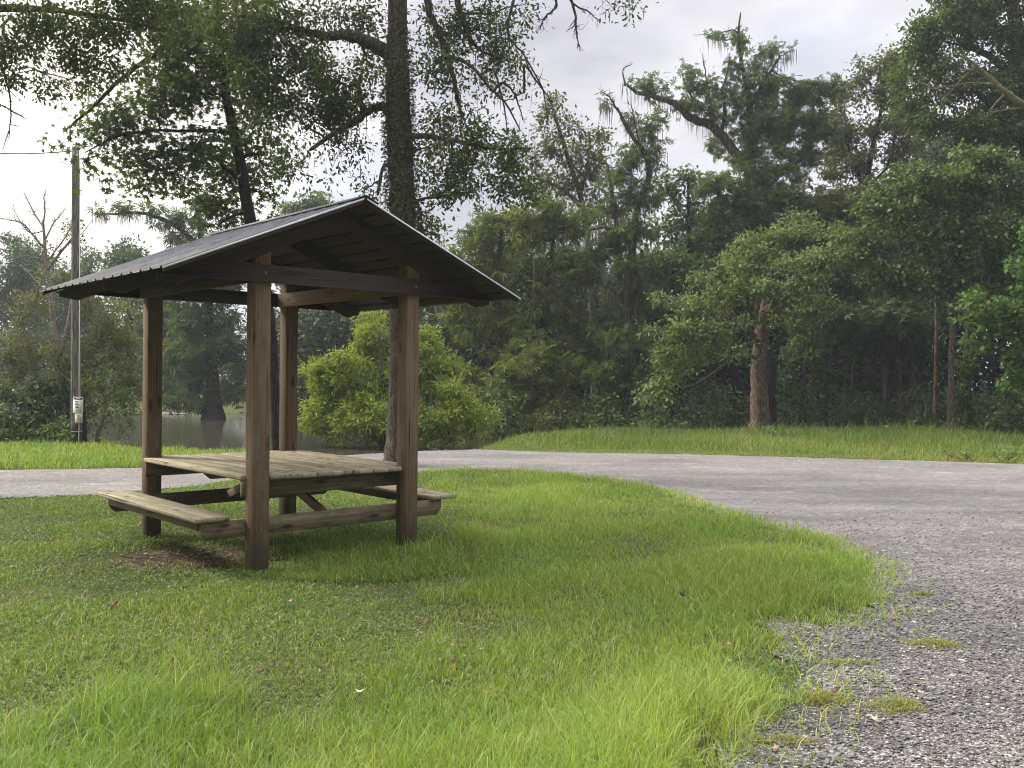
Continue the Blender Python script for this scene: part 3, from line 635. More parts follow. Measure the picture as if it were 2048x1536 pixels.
# --- sweetgum leaning in front of the sky
tree('sweetgum_tree', 'leaning sweetgum with thin black trunk and star-shaped leaves left of the oak', 17.5,
     [(554, 920, 11), (550, 800, 10), (540, 640, 11), (515, 500, 12), (500, 440, 12), (485, 350, 11.5), (466, 255, 10.5), (452, 190, 9), (442, 110, 8), (432, 0, 7), (425, -150, 5), (420, -300, 2)],
     [(250, 235, 85, 45, -.8), (325, 200, 95, 55, -.5), (195, 250, 55, 35, -1, .8), (300, 300, 75, 50, -.6), (400, 285, 80, 60, -.3), (440, 335, 70, 45, .3), (330, 355, 60, 35, -.5, .9), (255, 335, 50, 35, -.8, .8), (410, 385, 65, 35, .2), (465, 420, 50, 35, .5), (435, 445, 45, 25, .5, .8), (530, 300, 55, 45, .5, .8), (515, 345, 40, 30, .4, .8), (158, 290, 32, 25, -1.2, .8), (165, 335, 22, 40, -1.2, .45), (395, 185, 100, 60, -.2), (440, 120, 120, 65, .2), (355, 130, 80, 50, -.4), (485, 235, 55, 50, .4), (300, 380, 30, 22, -.6, .6), (540, 400, 30, 60, .6, .5), (360, 80, 80, 50, -.6), (430, 20, 150, 80, .3, .9), (400, -120, 180, 100, .3, .7)],
     'gum', 'star', .125, .42, 2.2, kn=2.8, scat=.1,
     limbs=[[(445, 80, 8), (400, 78, 7, -.2), (340, 94, 6, -.4), (290, 122, 5, -.6), (240, 160, 4, -.8), (195, 205, 3.2, -.9), (150, 245, 2.2, -1), (130, 262, 1.2, -1)],
            [(487, 360, 6), (460, 345, 5), (420, 310, 4, -.2), (360, 300, 3, -.5), (290, 320, 2, -.7)], [(470, 270, 5), (430, 262, 4, -.2), (370, 262, 3, -.5), (300, 262, 2.4, -.7), (230, 275, 1.6, -.9), (170, 305, 1, -1.1)], [(478, 320, 4), (500, 310, 3), (535, 305, 2, .4)], [(497, 425, 4), (470, 430, 3), (440, 445, 2, .4)]],
     bk='bark_dark', moss=(160, .08, .35), limb_r=.12, flat=.75, up=.55, droop=.5)
# --- oak whose trunk stands out of the picture on the left
tree('oak_tree', 'oak boughs with small dark leaves reaching in over the top left corner', 13.0,
     [(-430, 985, 40), (-425, 800, 34), (-420, 500, 32), (-410, 200, 30), (-395, -50, 27), (-380, -300, 20), (-370, -500, 8)],
     [(60, 60, 110, 65, 0), (180, 70, 110, 60, .4), (290, 60, 90, 60, .6), (120, 155, 60, 40, .3), (200, 125, 80, 40, .5), (25, 145, 40, 40, -.2, .8), (270, 0, 150, 55, .5), (20, 90, 60, 50, -.3), (345, 25, 60, 40, .8, .8), (-130, 60, 110, 80, 0), (-300, 100, 160, 100, 0, .8), (-350, -250, 260, 140, 0, .6), (-500, 250, 140, 90, 0, .8), (100, -120, 200, 90, .4, .7)],
     'oak', 'oval', .072, .28, 1.6, kn=3.0, scat=.1,
     limbs=[[(-410, 120, 20), (-280, 50, 15), (-140, 20, 11), (0, 15, 8), (120, 22, 5.5, .3), (240, 40, 3.5, .5), (320, 60, 2, .6)], [(-140, 20, 7), (-60, 70, 5), (0, 125, 3)]],
     bk='bark_oak', moss=(220, .06, .3), limb_r=.1,
     bare=[[(-25, 90, 3), (2, 130, 2.4), (16, 175, 2), (22, 220, 1.6), (18, 262, 1.2), (4, 300, .6)], [(-60, 150, 3), (-20, 190, 2), (10, 215, 1.2), (48, 235, .6)]])
# --- yellow-green willow in the shallows
tree('willow_bush', 'bright yellow-green willow bush standing at the water beside the oak trunk', 27.0,
     [(770, 900, 9), (768, 850, 8), (765, 790, 7), (762, 720, 4), (758, 660, 2)],
     [(690, 745, 65, 45), (655, 770, 45, 45, .3), (725, 800, 80, 55), (650, 830, 45, 45, -.3), (745, 685, 40, 55, .6), (740, 640, 28, 30, .8, .8), (640, 735, 35, 35, .2), (860, 730, 60, 60, .5), (852, 682, 32, 35, .8), (905, 740, 26, 28, .6, .6), (790, 840, 90, 45, -.6), (930, 830, 60, 45, -.5, .7), (895, 790, 45, 40, -.1, .7), (960, 850, 38, 32, -.9, .6), (700, 850, 70, 35, -.6), (870, 855, 60, 32, -.8), (800, 760, 60, 70, .4), (915, 785, 20, 25, -.6)],
     'bush', 'narrow', .17, .27, 3.4, kn=2.2, scat=.08, limbs=[[(770, 895, 6), (720, 840, 5), (690, 760, 3)], [(772, 895, 6), (830, 840, 5), (870, 750, 3)], [(774, 895, 5), (850, 870, 4), (930, 840, 2)]],
     bk='bark_grey', cat='bush', group=None, limb_r=.1, up=.5, zbase=-.6)
# --- left bank
tree('birch_tree', 'mottled leaning birch with a bare dead top behind the utility pole', 21.6,
     [(150, 893, 8), (142, 850, 7.5), (132, 800, 7), (122, 750, 6), (116, 700, 5.5), (106, 640, 4.6), (99, 580, 4), (92, 520, 3.2), (88, 470, 2.6), (86, 440, 2)],
     [(55, 690, 65, 50, .3, .6), (145, 720, 65, 55, -.1, .7), (205, 700, 60, 60, .3, .7), (225, 640, 55, 50, .5, .65), (60, 610, 60, 40, .6, .5), (185, 790, 55, 45, .2, .7), (245, 770, 45, 55, .5, .8), (90, 780, 50, 45, .5, .6), (170, 620, 50, 50, .4, .5), (20, 740, 50, 50, .3, .7), (120, 560, 50, 45, .5, .35), (255, 700, 40, 60, .8, .7), (150, 470, 30, 40, .6, .3)],
     'birch', 'diamond', .075, .26, 2.0,
     limbs=[[(118, 715, 6), (128, 680, 5), (138, 640, 4.5), (146, 590, 4), (152, 550, 3), (160, 500, 2)], [(100, 600, 3), (70, 560, 2.5), (40, 530, 1.5)], [(94, 540, 3), (125, 500, 2.4), (150, 470, 1.5)]],
     bk='bark_birch', limb_r=.06,
     bare=[[(90, 500, 2.20), (66, 470, 1.76), (45, 447, 1.43), (18, 440, 1.10), (-12, 434, 0.55)], [(87, 455, 1.87), (68, 425, 1.43), (55, 400, 0.99), (48, 385, 0.44)], [(87, 450, 1.87), (90, 415, 1.43), (88, 395, 0.88), (92, 378, 0.39)], [(90, 480, 1.65), (108, 445, 1.32), (122, 428, 0.88), (132, 412, 0.39)], [(95, 520, 1.65), (128, 478, 1.32), (145, 450, 0.88), (160, 425, 0.39)], [(60, 465, 1.10), (33, 430, 0.77), (26, 405, 0.33)], [(120, 500, 1.32), (160, 470, 0.88), (185, 440, 0.39)]])
tree('bank_shrub', 'leafy dark green shrub left of the birch at the water edge', 20.9, [(70, 893, 5), (66, 860, 4), (60, 820, 2)],
     [(60, 830, 65, 32), (20, 790, 45, 35, .3), (105, 835, 45, 32, .2), (115, 790, 40, 30, .5, .8), (30, 855, 50, 25, -.2), (80, 780, 40, 30, .4, .8)], 'far', 'oval', .11, .26, 2.6, bk='bark_dark', cat='bush', limb_r=.06, droop=.4)
tree('bank_shrub', 'low pale green brush on the bank beside the foot of the pole', 20.3, [(95, 896, 3), (92, 880, 2), (90, 862, 1)],
     [(60, 872, 50, 17), (105, 868, 40, 20), (15, 866, 40, 20), (125, 850, 22, 24, .2, .7), (20, 830, 40, 18, .1, .6)], 'bank', 'oval', .10, .2, 2.4, bk='bark_dark', cat='bush', limb_r=.05)
tree('sapling', 'crooked pale sapling leaning out over the water right of the pole', 21.0, [(190, 893, 4.5), (196, 868, 4.5), (204, 845, 4), (209, 815, 3.6), (214, 780, 3), (222, 750, 2)],
     [(225, 810, 40, 25, 0, .5), (235, 850, 35, 20, .1, .4), (180, 850, 30, 22, 0, .4), (210, 760, 45, 30, .2, .7), (260, 800, 30, 40, .4, .7)], 'bank', 'oval', .10, .22, 1.8, bk='bark_birch', limb_r=.05)
tree('dead_tree', 'short dark dead trunk standing against the back of the pole', 20.7, [(168, 893, 6), (168, 860, 5.5), (166, 825, 5), (167, 790, 3)], [(168, 770, 20, 25, .1, .4)], 'bank', 'oval', .09, .2, 1.5, bk='bark_dark', cat='trunk')
# --- far shore
for x, y, rx, ry, Y, lab in ((-160, 560, 130, 110, 66, None), (40, 560, 100, 90, 64, 'broad dark tree at the far left edge across the pond'), (175, 590, 80, 90, 62, 'rounded tree across the pond behind the bare birch top'), (255, 560, 60, 80, 58, 'tall pointed tree across the pond above the left eave'), (330, 640, 70, 90, 56, 'hazy tree across the pond left of the wide cypress'), (610, 620, 90, 110, 52, 'grey-green tree across the pond between the rear posts')):
    lobes = [(x + rng.normal(0, .5) * rx, y + rng.uniform(-.75, .9) * ry, rx * rng.uniform(.35, .6), ry * rng.uniform(.3, .5), rng.uniform(-1.5, 2)) for _ in range(9)] + [(x, y - ry * .7, rx * .45, ry * .35), (x - rx * .4, 740, rx * .8, 50), (x + rx * .4, 770, rx * .8, 40), (x + rx * .1, 700, rx, 60)]
    if x < -100: lab = 'tree beyond the left edge of the picture across the pond'
    tree('broadleaf_tree', lab, Y, [(x, 815, 7), (x, 740, 6), (x + 3, 650, 5), (x, y - ry * .5, 2)], lobes, 'far', 'diamond', .26, .6, 2.6, bk='bark_dark', limb_r=.05, group='trees on the far shore')
tree('broadleaf_tree', 'rounded grey-green tree whose top shows just above the shelter ridge', 50, [(640, 800, 9), (635, 650, 8), (625, 480, 5), (622, 410, 2)],
     [(620, 405, 45, 22), (590, 425, 35, 18), (655, 420, 40, 22), (640, 450, 90, 35), (620, 520, 100, 50), (640, 620, 90, 60), (680, 700, 60, 60), (700, 440, 35, 20)], 'mid', 'diamond', .24, .5, 2.8, bk='bark_dark', limb_r=.05, group='trees on the far shore')
tree('cypress_tree', 'wide cypress with swollen dark base standing in the water behind the table', 42.5,
     [(426, 846, 30), (426, 832, 24), (426, 815, 19), (425, 790, 15), (423, 720, 11), (420, 640, 9), (412, 560, 8), (402, 480, 6), (396, 420, 3)],
     [(375, 755, 50, 32), (400, 700, 60, 40), (450, 705, 50, 50), (350, 800, 35, 20), (465, 780, 30, 35), (395, 640, 60, 45), (450, 640, 45, 45), (340, 710, 30, 35), (480, 720, 30, 50), (375, 480, 45, 32, 0, .8), (395, 430, 28, 28, 0, .6), (360, 430, 30, 20, 0, .5), (430, 560, 60, 50), (365, 575, 45, 40), (385, 800, 45, 22), (415, 395, 25, 25, 0, .5), (300, 424, 35, 10, 0, .8), (250, 418, 35, 9, 0, .9), (205, 424, 22, 6, 0, .9), (335, 440, 30, 12, 0, .9)],
     'cypdark', 'frond', .42, .42, 3.0, limbs=[[(402, 500, 5), (375, 470, 5), (345, 448, 4.5), (310, 432, 4), (270, 425, 3), (230, 428, 2), (190, 426, 1)]],
     bk='bark_dark', moss=(900, .25, .9), limb_r=.06, zbase=-.9, droop=.5)
# --- centre woods
def mass(lobes, x0, x1, y0, y1, n, r0, r1, dY=1.5, dn=1.0):
    return lobes + [(rng.uniform(x0, x1), rng.uniform(y0, y1), rng.uniform(r0, r1) * 1.2, rng.uniform(r0, r1) * .75, rng.uniform(-dY, dY), dn) for _ in range(n)]
tree('cypress_tree', 'feathery yellow-green cypress right of the shelter roof with pale bare forks', 34, [(1005, 872, 9), (1003, 800, 8), (1000, 700, 7), (995, 600, 6), (1000, 500, 5), (1005, 430, 2)],
     mass([(960, 480, 45, 40, 0, .9), (1020, 450, 60, 35), (930, 560, 55, 50), (1010, 545, 70, 50), (980, 430, 40, 25, 0, .6), (940, 640, 60, 50), (1020, 640, 70, 55), (900, 520, 30, 40, 0, .5)], 930, 1050, 680, 840, 7, 35, 55), 'cyp', 'frond', .34, .42, 2.6,
     limbs=[[(1000, 560, 4), (985, 500, 3), (998, 450, 2), (1000, 425, 1)]], bk='bark_grey', moss=(600, .15, .6), limb_r=.06, droop=.5)
tree('cypress_tree', 'feathery cypress with a dark level limb and hanging moss left of the twin trunks', 33, [(1068, 872, 7), (1066, 800, 6), (1075, 700, 6), (1090, 600, 5), (1105, 500, 4), (1110, 440, 2)],
     mass([(1085, 425, 75, 32), (1140, 445, 60, 35), (1060, 470, 50, 35), (1110, 540, 70, 45), (1160, 540, 45, 50), (1090, 620, 65, 50), (1150, 640, 50, 50)], 1040, 1190, 680, 845, 9, 35, 55), 'cyp', 'frond', .33, .4, 2.5,
     limbs=[[(1150, 460, 4), (1120, 466, 4), (1090, 480, 4.5), (1060, 458, 3), (1035, 448, 2)]], bk='bark_dark', moss=(700, .15, .7), limb_r=.06, droop=.5)
tree('cypress_tree', 'moss-hung cypress with a straight reddish bole and open crown in the middle of the woods', 31.5,
     [(1256, 866, 21), (1257, 840, 16), (1257, 800, 12), (1256, 740, 9), (1255, 680, 8), (1254, 620, 8), (1257, 560, 8), (1265, 500, 7.5), (1270, 440, 7), (1282, 400, 6), (1298, 350, 6), (1292, 310, 5), (1262, 270, 3.5), (1245, 240, 2.5), (1235, 215, 1.5)],
     [(1280, 300, 45, 45, 0, .5), (1300, 250, 35, 35, 0, .5), (1212, 205, 18, 12, 0, .7), (1245, 330, 40, 45, 0, .6), (1295, 390, 40, 40, 0, .5), (1235, 480, 65, 32, 0, .9), (1240, 420, 40, 30, 0, .6), (1200, 500, 40, 25), (1310, 300, 25, 40, 0, .5), (1265, 240, 25, 30, 0, .4), (1258, 540, 45, 40, -.5, .8), (1265, 700, 35, 40, -.6, .8), (1280, 460, 40, 40, -.4, .7), (1250, 380, 50, 40, -.3, .6), (1225, 680, 40, 40, -.3, .9), (1215, 760, 40, 40, -.4, .9), (1285, 600, 40, 50, .4, .7), (1230, 620, 35, 40, .4, .6), (1300, 680, 30, 50, .5, .7)],
     'cypdark', 'frond', .30, .36, 2.4, limbs=[[(1254, 620, 6), (1240, 560, 6), (1236, 500, 6.5), (1232, 440, 5), (1222, 380, 4), (1215, 330, 3)], [(1262, 600, 5), (1280, 560, 4), (1284, 500, 3)], [(1250, 600, 4), (1225, 580, 3), (1205, 570, 2)], [(1240, 470, 4), (1210, 455, 3), (1180, 460, 2)]],
     bk='bark_oak', moss=(1500, .2, .9), limb_r=.06, bare=[[(1262, 262, 2.5), (1232, 215, 2), (1220, 195, 1.4), (1205, 185, .7)], [(1285, 310, 2), (1268, 240, 1.4), (1262, 205, .7)]])
tree('broadleaf_tree', 'sparse tree with bending pale limbs rising against the sky left of the moss-hung cypress', 36, [(1190, 868, 9), (1188, 700, 8), (1180, 560, 7), (1172, 450, 6), (1160, 390, 5), (1140, 330, 4.5), (1122, 270, 4), (1108, 225, 3), (1098, 195, 1.5)],
     [(1110, 280, 40, 50, 0, .55), (1165, 300, 55, 40, 0, .7), (1185, 350, 50, 45, 0, .7), (1098, 230, 35, 35, 0, .5), (1130, 370, 55, 50, 0, .6), (1070, 300, 30, 40, 0, .4), (1080, 370, 40, 35, 0, .5), (1205, 270, 30, 30, 0, .5), (1115, 195, 22, 12, 0, .5), (1150, 245, 25, 25, 0, .35), (1195, 420, 50, 40, 0, .6)],
     'olive', 'diamond', .17, .32, 2.4, limbs=[[(1172, 440, 5), (1150, 400, 4), (1110, 372, 3.5), (1075, 358, 2.4), (1040, 362, 1.5)], [(1160, 390, 4), (1175, 330, 3), (1180, 280, 2)]], bk='bark_grey', limb_r=.05, moss=(300, .15, .6))
tree('broadleaf_tree', 'thin-crowned blue-green tree with sky showing through right of the moss-hung cypress', 37, [(1375, 868, 8), (1378, 700, 7), (1380, 560, 6), (1378, 460, 5), (1376, 400, 3), (1378, 350, 1.5)],
     [(1345, 385, 45, 50, 0, .6), (1400, 375, 40, 45, 0, .6), (1370, 345, 25, 20, 0, .5), (1385, 440, 55, 45, 0, .6), (1335, 460, 50, 40, 0, .6), (1420, 440, 40, 50, 0, .5), (1330, 350, 20, 25, 0, .5), (1430, 500, 60, 40, 0, .8), (1370, 510, 70, 30, 0, .8)], 'mid', 'diamond', .19, .34, 2.5, bk='bark_dark', limb_r=.05)
tree('broadleaf_tree', 'full dark green tree filling the woods behind the pale oak', 34, [(1345, 868, 10), (1345, 760, 9), (1345, 620, 7), (1345, 520, 3)],
     mass([(1300, 545, 60, 40), (1375, 535, 70, 40), (1430, 555, 50, 40), (1310, 620, 70, 50), (1390, 620, 60, 50), (1270, 610, 40, 50, .8)], 1280, 1430, 660, 800, 8, 40, 60, 1.5, .9), 'mid', 'diamond', .17, .42, 3.0, bk='bark_dark', limb_r=.05,
     bare=[[(1380, 600, 2, -1.5), (1400, 570, 1.5, -1.5), (1415, 535, .8, -1.5)]])
tree('oak_tree', 'pale-leaved oak with stout reddish-brown trunk at the edge of the grass', 29,
     [(1521, 872, 25), (1520, 855, 21), (1518, 800, 18), (1517, 740, 16), (1520, 690, 14), (1528, 640, 13), (1534, 600, 11), (1540, 540, 10), (1545, 480, 6)],
     [(1590, 525, 70, 26, -1.2), (1650, 512, 60, 26, -1.6), (1710, 505, 45, 24, -1.8), (1740, 530, 30, 20, -1.8, .8), (1690, 480, 50, 26, -1.2, .8), (1500, 495, 50, 36, -.3, .8), (1470, 530, 40, 30, -.9), (1555, 470, 45, 26, 0, .8), (1590, 440, 40, 22, .3, .7), (1400, 625, 55, 34, -1.0), (1350, 660, 45, 30, -1.4), (1330, 705, 42, 28, -1.6), (1380, 700, 45, 26, -1.0, .9), (1440, 590, 60, 30, -.8), (1425, 560, 40, 24, -.3, .8), (1480, 575, 45, 26, -1.3, .8), (1545, 580, 50, 32, -1.5), (1590, 590, 40, 28, -1.8, .9), (1610, 560, 45, 26, -1.6, .8), (1325, 758, 36, 24, -1.7, .9), (1300, 788, 26, 16, -1.9, .8), (1365, 745, 36, 20, -1.5, .7), (1470, 708, 30, 22, -1.6, .9), (1435, 668, 45, 22, -1.2, .8), (1560, 632, 34, 24, -1.8, .8), (1640, 462, 45, 24, -.6, .7), (1500, 640, 45, 24, -1.2, .6), (1355, 600, 40, 24, -.4, .8), (1400, 660, 60, 26, -1.5, .8), (1530, 520, 55, 32, -.6)],
     'light', 'oval', .135, .42, 2.3, kn=2.4, flat=.45, scat=.2, limbs=[[(1524, 700, 10), (1505, 670, 7, -.4), (1470, 640, 5, -.7), (1420, 630, 3, -.9)], [(1532, 630, 9), (1560, 590, 7, -.6), (1610, 545, 4, -1)], [(1518, 720, 5), (1495, 710, 4, -.6), (1470, 712, 2, -1.1)]], bk='bark_red', limb_r=.08)
tree('hollow_trunk', 'dark hollow broken trunk leaning against the stout pale oak', 29.4, [(1552, 872, 16), (1545, 840, 12), (1540, 800, 11), (1541, 760, 11), (1545, 730, 9), (1543, 712, 5)], [(1570, 780, 18, 30, 0, .4), (1575, 830, 25, 20, 0, .5)], 'mid', 'oval', .13, .25, 1.6, bk='bark_dark', cat='trunk')
tree('oak_tree', 'tallest tree of the woods with a mossy crooked limb bent out to the left', 36,
     [(1530, 868, 13), (1525, 740, 12), (1518, 600, 12), (1510, 500, 12), (1505, 420, 12), (1500, 340, 11), (1502, 280, 9), (1500, 220, 6), (1492, 170, 4.5), (1482, 120, 3.6), (1477, 70, 2.6), (1481, 25, 1.2)],
     [(1290, 163, 38, 20, -.5, .7), (1325, 185, 38, 18, -.5, .6), (1392, 165, 35, 38, 0, .7), (1380, 205, 38, 32, 0, .7), (1420, 215, 38, 38, 0, .7), (1480, 75, 22, 32, 0, .7), (1432, 72, 25, 12, 0, .7), (1515, 128, 50, 32, 0, .5), (1545, 100, 28, 14, 0, .6), (1468, 130, 30, 28, 0, .5), (1575, 105, 12, 8, 0, .6), (1520, 185, 65, 42), (1585, 190, 70, 38), (1640, 180, 38, 32), (1670, 170, 22, 14), (1500, 240, 65, 45), (1560, 255, 85, 50), (1620, 265, 60, 45), (1530, 318, 75, 42), (1600, 330, 55, 35), (1455, 285, 40, 40, .8, .5), (1650, 230, 40, 25, 0, .8), (1440, 180, 30, 40, .5, .6)],
     'mid', 'palm', .19, .38, 2.6, limbs=[[(1500, 345, 10), (1480, 318, 10), (1455, 285, 9.5), (1425, 252, 9), (1385, 238, 8), (1350, 208, 6.5), (1310, 195, 5), (1270, 182, 3.5), (1248, 165, 1.8)], [(1440, 270, 5), (1450, 230, 4), (1445, 180, 3)], [(1500, 215, 5), (1530, 160, 3.5), (1560, 112, 2)]],
     bk='bark_oak', limb_r=.06, moss=(1300, .15, .75), bare=[[(1250, 170, 2), (1246, 140, 1.3), (1262, 130, .7)], [(1420, 200, 2.2), (1412, 150, 1.5), (1405, 110, .7)], [(1440, 190, 2), (1455, 140, 1.4), (1460, 105, .7)], [(1480, 70, 1.6), (1466, 60, 1.2), (1440, 66, .7), (1395, 70, .4)], [(1390, 210, 2), (1365, 150, 1.2), (1368, 120, .6)]])
tree('broadleaf_tree', 'sparse airy tree against the sky between the tallest tree and the right-hand trees', 38, [(1745, 868, 9), (1742, 700, 8), (1740, 500, 7), (1735, 380, 6), (1742, 310, 5), (1760, 230, 3.5), (1772, 150, 2)],
     [(1722, 180, 50, 40, 0, .5), (1775, 130, 45, 42, 0, .7), (1690, 255, 40, 45, 0, .5), (1765, 245, 50, 45, 0, .6), (1725, 315, 50, 38, 0, .6), (1790, 190, 45, 40, 0, .7), (1690, 190, 30, 30, 0, .4), (1800, 310, 45, 45, 0, .7), (1740, 390, 70, 40, 0, .8), (1670, 340, 45, 35, 0, .6), (1730, 135, 25, 22, 0, .4), (1680, 300, 45, 45, .5, .7), (1660, 250, 35, 40, .5, .6), (1820, 250, 40, 60, .5, .8), (1800, 140, 35, 30, 0, .8)],
     'olive', 'diamond', .17, .36, 3.4, limbs=[[(1735, 390, 5), (1712, 340, 4), (1695, 290, 3), (1690, 230, 1.6)], [(1737, 370, 4), (1775, 330, 3), (1795, 240, 1.6)]], bk='bark_dark', limb_r=.05, moss=(700, .2, .8))
tree('broadleaf_tree', 'dense drooping tree in the woods just above the crown of the pale oak', 35, [(1470, 868, 9), (1470, 700, 9), (1475, 550, 8), (1490, 450, 6), (1500, 380, 3)],
     [(1470, 385, 75, 35), (1425, 385, 40, 40, 0, .6), (1550, 395, 80, 40), (1500, 430, 80, 35), (1430, 450, 50, 45, 0, .8), (1600, 420, 55, 45), (1580, 470, 80, 40, .5), (1480, 350, 50, 22), (1560, 355, 50, 25)], 'cypdark', 'palm', .2, .4, 2.8, bk='bark_dark', limb_r=.05)
tree('broadleaf_tree', 'brownish feathery tree between the pale oak and the vine-clad trees', 34, [(1668, 868, 7), (1668, 700, 7), (1680, 560, 6), (1690, 480, 4), (1695, 420, 2)],
     [(1700, 425, 60, 38), (1645, 445, 50, 38), (1690, 480, 70, 35), (1640, 390, 40, 28, .5, .7), (1735, 470, 40, 40), (1665, 540, 60, 40), (1720, 560, 60, 50), (1660, 400, 40, 30)], 'olive', 'frond', .3, .38, 2.7, bk='bark_dark', limb_r=.05, droop=.5)
tree('oak_tree', 'large dark tree overhanging the top right corner with a dead lichened limb', 30, [(2120, 868, 30), (2110, 700, 28), (2090, 500, 26), (2070, 350, 24), (2050, 200, 20), (2030, 50, 14), (2010, -120, 8)],
     [(1900, 60, 75, 55), (1980, 50, 85, 65), (2045, 110, 70, 80), (1842, 85, 35, 45, 0, .9), (1880, 150, 75, 55), (1960, 170, 75, 55), (1825, 205, 48, 50, .5), (1895, 245, 75, 55), (2035, 250, 65, 70), (1960, 270, 60, 50), (1985, -70, 150, 80, 0, .8), (2150, 50, 120, 120, 0, .8), (2180, 280, 110, 120, 0, .8), (1925, 10, 70, 40), (1850, 130, 40, 40), (1800, 150, 25, 30, .5, .6), (1840, 45, 25, 20, 0, .8)],
     'mid', 'oval', .15, .36, 3.0, limbs=[[(2075, 330, 14), (2010, 240, 8), (1950, 180, 5), (1900, 130, 3)], [(2055, 200, 10), (1990, 120, 7), (1920, 90, 4)]], bk='bark_oak', limb_r=.07)
dl = tree('dead_limb', 'yellowish lichen-covered dead limb jutting left from the trees at upper right', 28.4, [(2120, 260, 7), (2040, 205, 6.5), (2005, 180, 6), (1975, 152, 5), (1950, 130, 3.6), (1930, 112, 1.5)], [], 'mid', bk='bark_lichen', cat='branch', zbase=9.3,
     bare=[[(1998, 172, 2.6), (1950, 166, 2), (1905, 172, 1.5), (1862, 178, .7)], [(1972, 150, 2.2), (1935, 140, 1.6), (1895, 150, .8)], [(2010, 185, 2.4), (1985, 215, 1.6), (1970, 235, .8)], [(2060, 215, 2.6), (2000, 222, 2), (1975, 232, 1.4), (1962, 240, .7)], [(1915, 168, 1.5), (1890, 195, 1), (1880, 215, .5)]])
tree('broadleaf_tree', 'vine-draped bright tree spreading low along the right edge of the woods', 27, [(1900, 866, 7), (1902, 760, 6), (1905, 640, 6), (1905, 520, 5), (1900, 400, 5), (1898, 340, 2)],
     [(1800, 400, 85, 45), (1900, 365, 95, 55), (1995, 375, 85, 65), (1765, 470, 65, 45), (1860, 470, 95, 55), (1960, 480, 80, 60), (2040, 490, 65, 80), (1840, 555, 80, 45), (1775, 550, 50, 45), (1925, 565, 65, 45), (1740, 420, 40, 35, 0, .8), (2010, 560, 50, 40), (2120, 420, 90, 120, 0, .8), (1830, 345, 50, 30), (1960, 320, 60, 35)], 'mid', 'wide', .13, .36, 3.0, bk='bark_grey', limb_r=.06, vine=(3, 6, 400))
tree('maple_tree', 'bright green maple foliage hanging low at the right edge of the picture', 23.5, [(2135, 895, 22), (2130, 760, 20), (2125, 600, 18), (2115, 450, 10)],
     [(1985, 640, 55, 42), (2035, 620, 55, 65), (2050, 710, 45, 65), (1948, 605, 32, 30, 0, .9), (2030, 760, 32, 32, 0, .8), (1965, 680, 30, 22, 0, .8), (2140, 650, 80, 110), (2110, 500, 90, 90), (1925, 640, 20, 25, 0, .6)], 'maple', 'star', .16, .34, 2.8, bk='bark_grey', limb_r=.07, droop=.5)
tree('understory_tree', 'shaded tree with long drooping leaves between the slim trunks on the right', 31.5, [(1775, 866, 5), (1775, 780, 5), (1780, 690, 4), (1785, 600, 2)],
     mass([(1690, 650, 60, 40), (1760, 640, 60, 40), (1830, 640, 55, 40), (1720, 700, 50, 28), (1800, 700, 45, 30), (1850, 700, 30, 22), (1780, 740, 30, 20, 0, .8)], 1660, 1860, 580, 680, 5, 35, 50), 'dark', 'palm', .24, .42, 2.5, bk='bark_grey', limb_r=.05)
tree('understory_tree', 'low shrubby tree in the shade just right of the hollow trunk', 30.5, [(1600, 866, 4), (1602, 820, 4), (1608, 760, 3), (1612, 700, 1.5)],
     [(1600, 700, 45, 40, .5, .8), (1570, 740, 35, 35, 0, .8), (1625, 660, 50, 40, .6, .8), (1585, 790, 35, 28, 0, .8), (1600, 835, 26, 22, 0, .8), (1640, 740, 40, 40, .8, .7), (1625, 600, 50, 35, .5, .8)], 'mid', 'oval', .15, .32, 2.4, bk='bark_grey', limb_r=.05)
tree('vine_clad_tree', 'slim tree wrapped in leafy vines beside the dark gap at right', 28.5, [(1937, 868, 8), (1936, 800, 7.5), (1934, 720, 7), (1938, 640, 6), (1940, 580, 4)],
     [(1928, 740, 28, 32, 0, .8), (1918, 790, 30, 32, 0, .8), (1940, 840, 38, 26, 0, .8), (1945, 700, 26, 26, 0, .6), (1955, 860, 22, 10, 0, .8)], 'mid', 'wide', .12, .28, 2.6, bk='bark_oak', limb_r=.05)
for x, r_, Y, lean, lab in ((1619, 3, 33, 2, 'thin straight sapling stem nearest the hollow trunk in the shade'), (1653, 5.5, 32, -6, 'slim pale stem with slight lean right of the low shrubby tree'), (1702, 2.6, 33, 5, 'very thin straight stem midway along the shaded woods'), (1770, 6, 31, 2, 'plain grey stem rising behind a bright weed at the grass edge'), (1808, 5.5, 31, -12, 'grey stem bending left at its foot in the shaded woods'), (1822, 4, 31.5, 3, 'thin reddish stem just right of the bending grey stem'), (1869, 4.6, 29, 4, 'spotted straight trunk brightest among the slim stems at right'), (1395, 16, 37, 6, 'thick black trunk in the deep shade left of the pale oak'), (1425, 14, 38, -8, 'second black trunk in the deep shade touching the pale oak branches'), (1065, 5, 32.5, 4, 'pale slender stem near the pond left of the white glint strip'), (1690, 2.4, 34, -3, 'hair-thin stem left of the very thin straight stem')):
    tree('slim_tree', lab, Y, [(x, 868, r_ * 1.15), (x + lean * .2, 830, r_), (x + lean * .6, 760, r_ * .9), (x + lean, 690, r_ * .85), (x + lean * .8, 600, r_ * .6), (x + lean, 520, r_ * .3)],
         [(x + 5, 620, 35, 40, .5, .7), (x - 15, 560, 35, 35, .5, .7), (x + 10, 680, 22, 22, .2, .4)], 'dark', 'diamond', .17, .36, 2.2, bk='bark_red' if r_ in (4, 4.6) else ('bark_dark' if r_ > 10 else 'bark_grey'), limb_r=.04, group='slim trunks in the shaded woods')
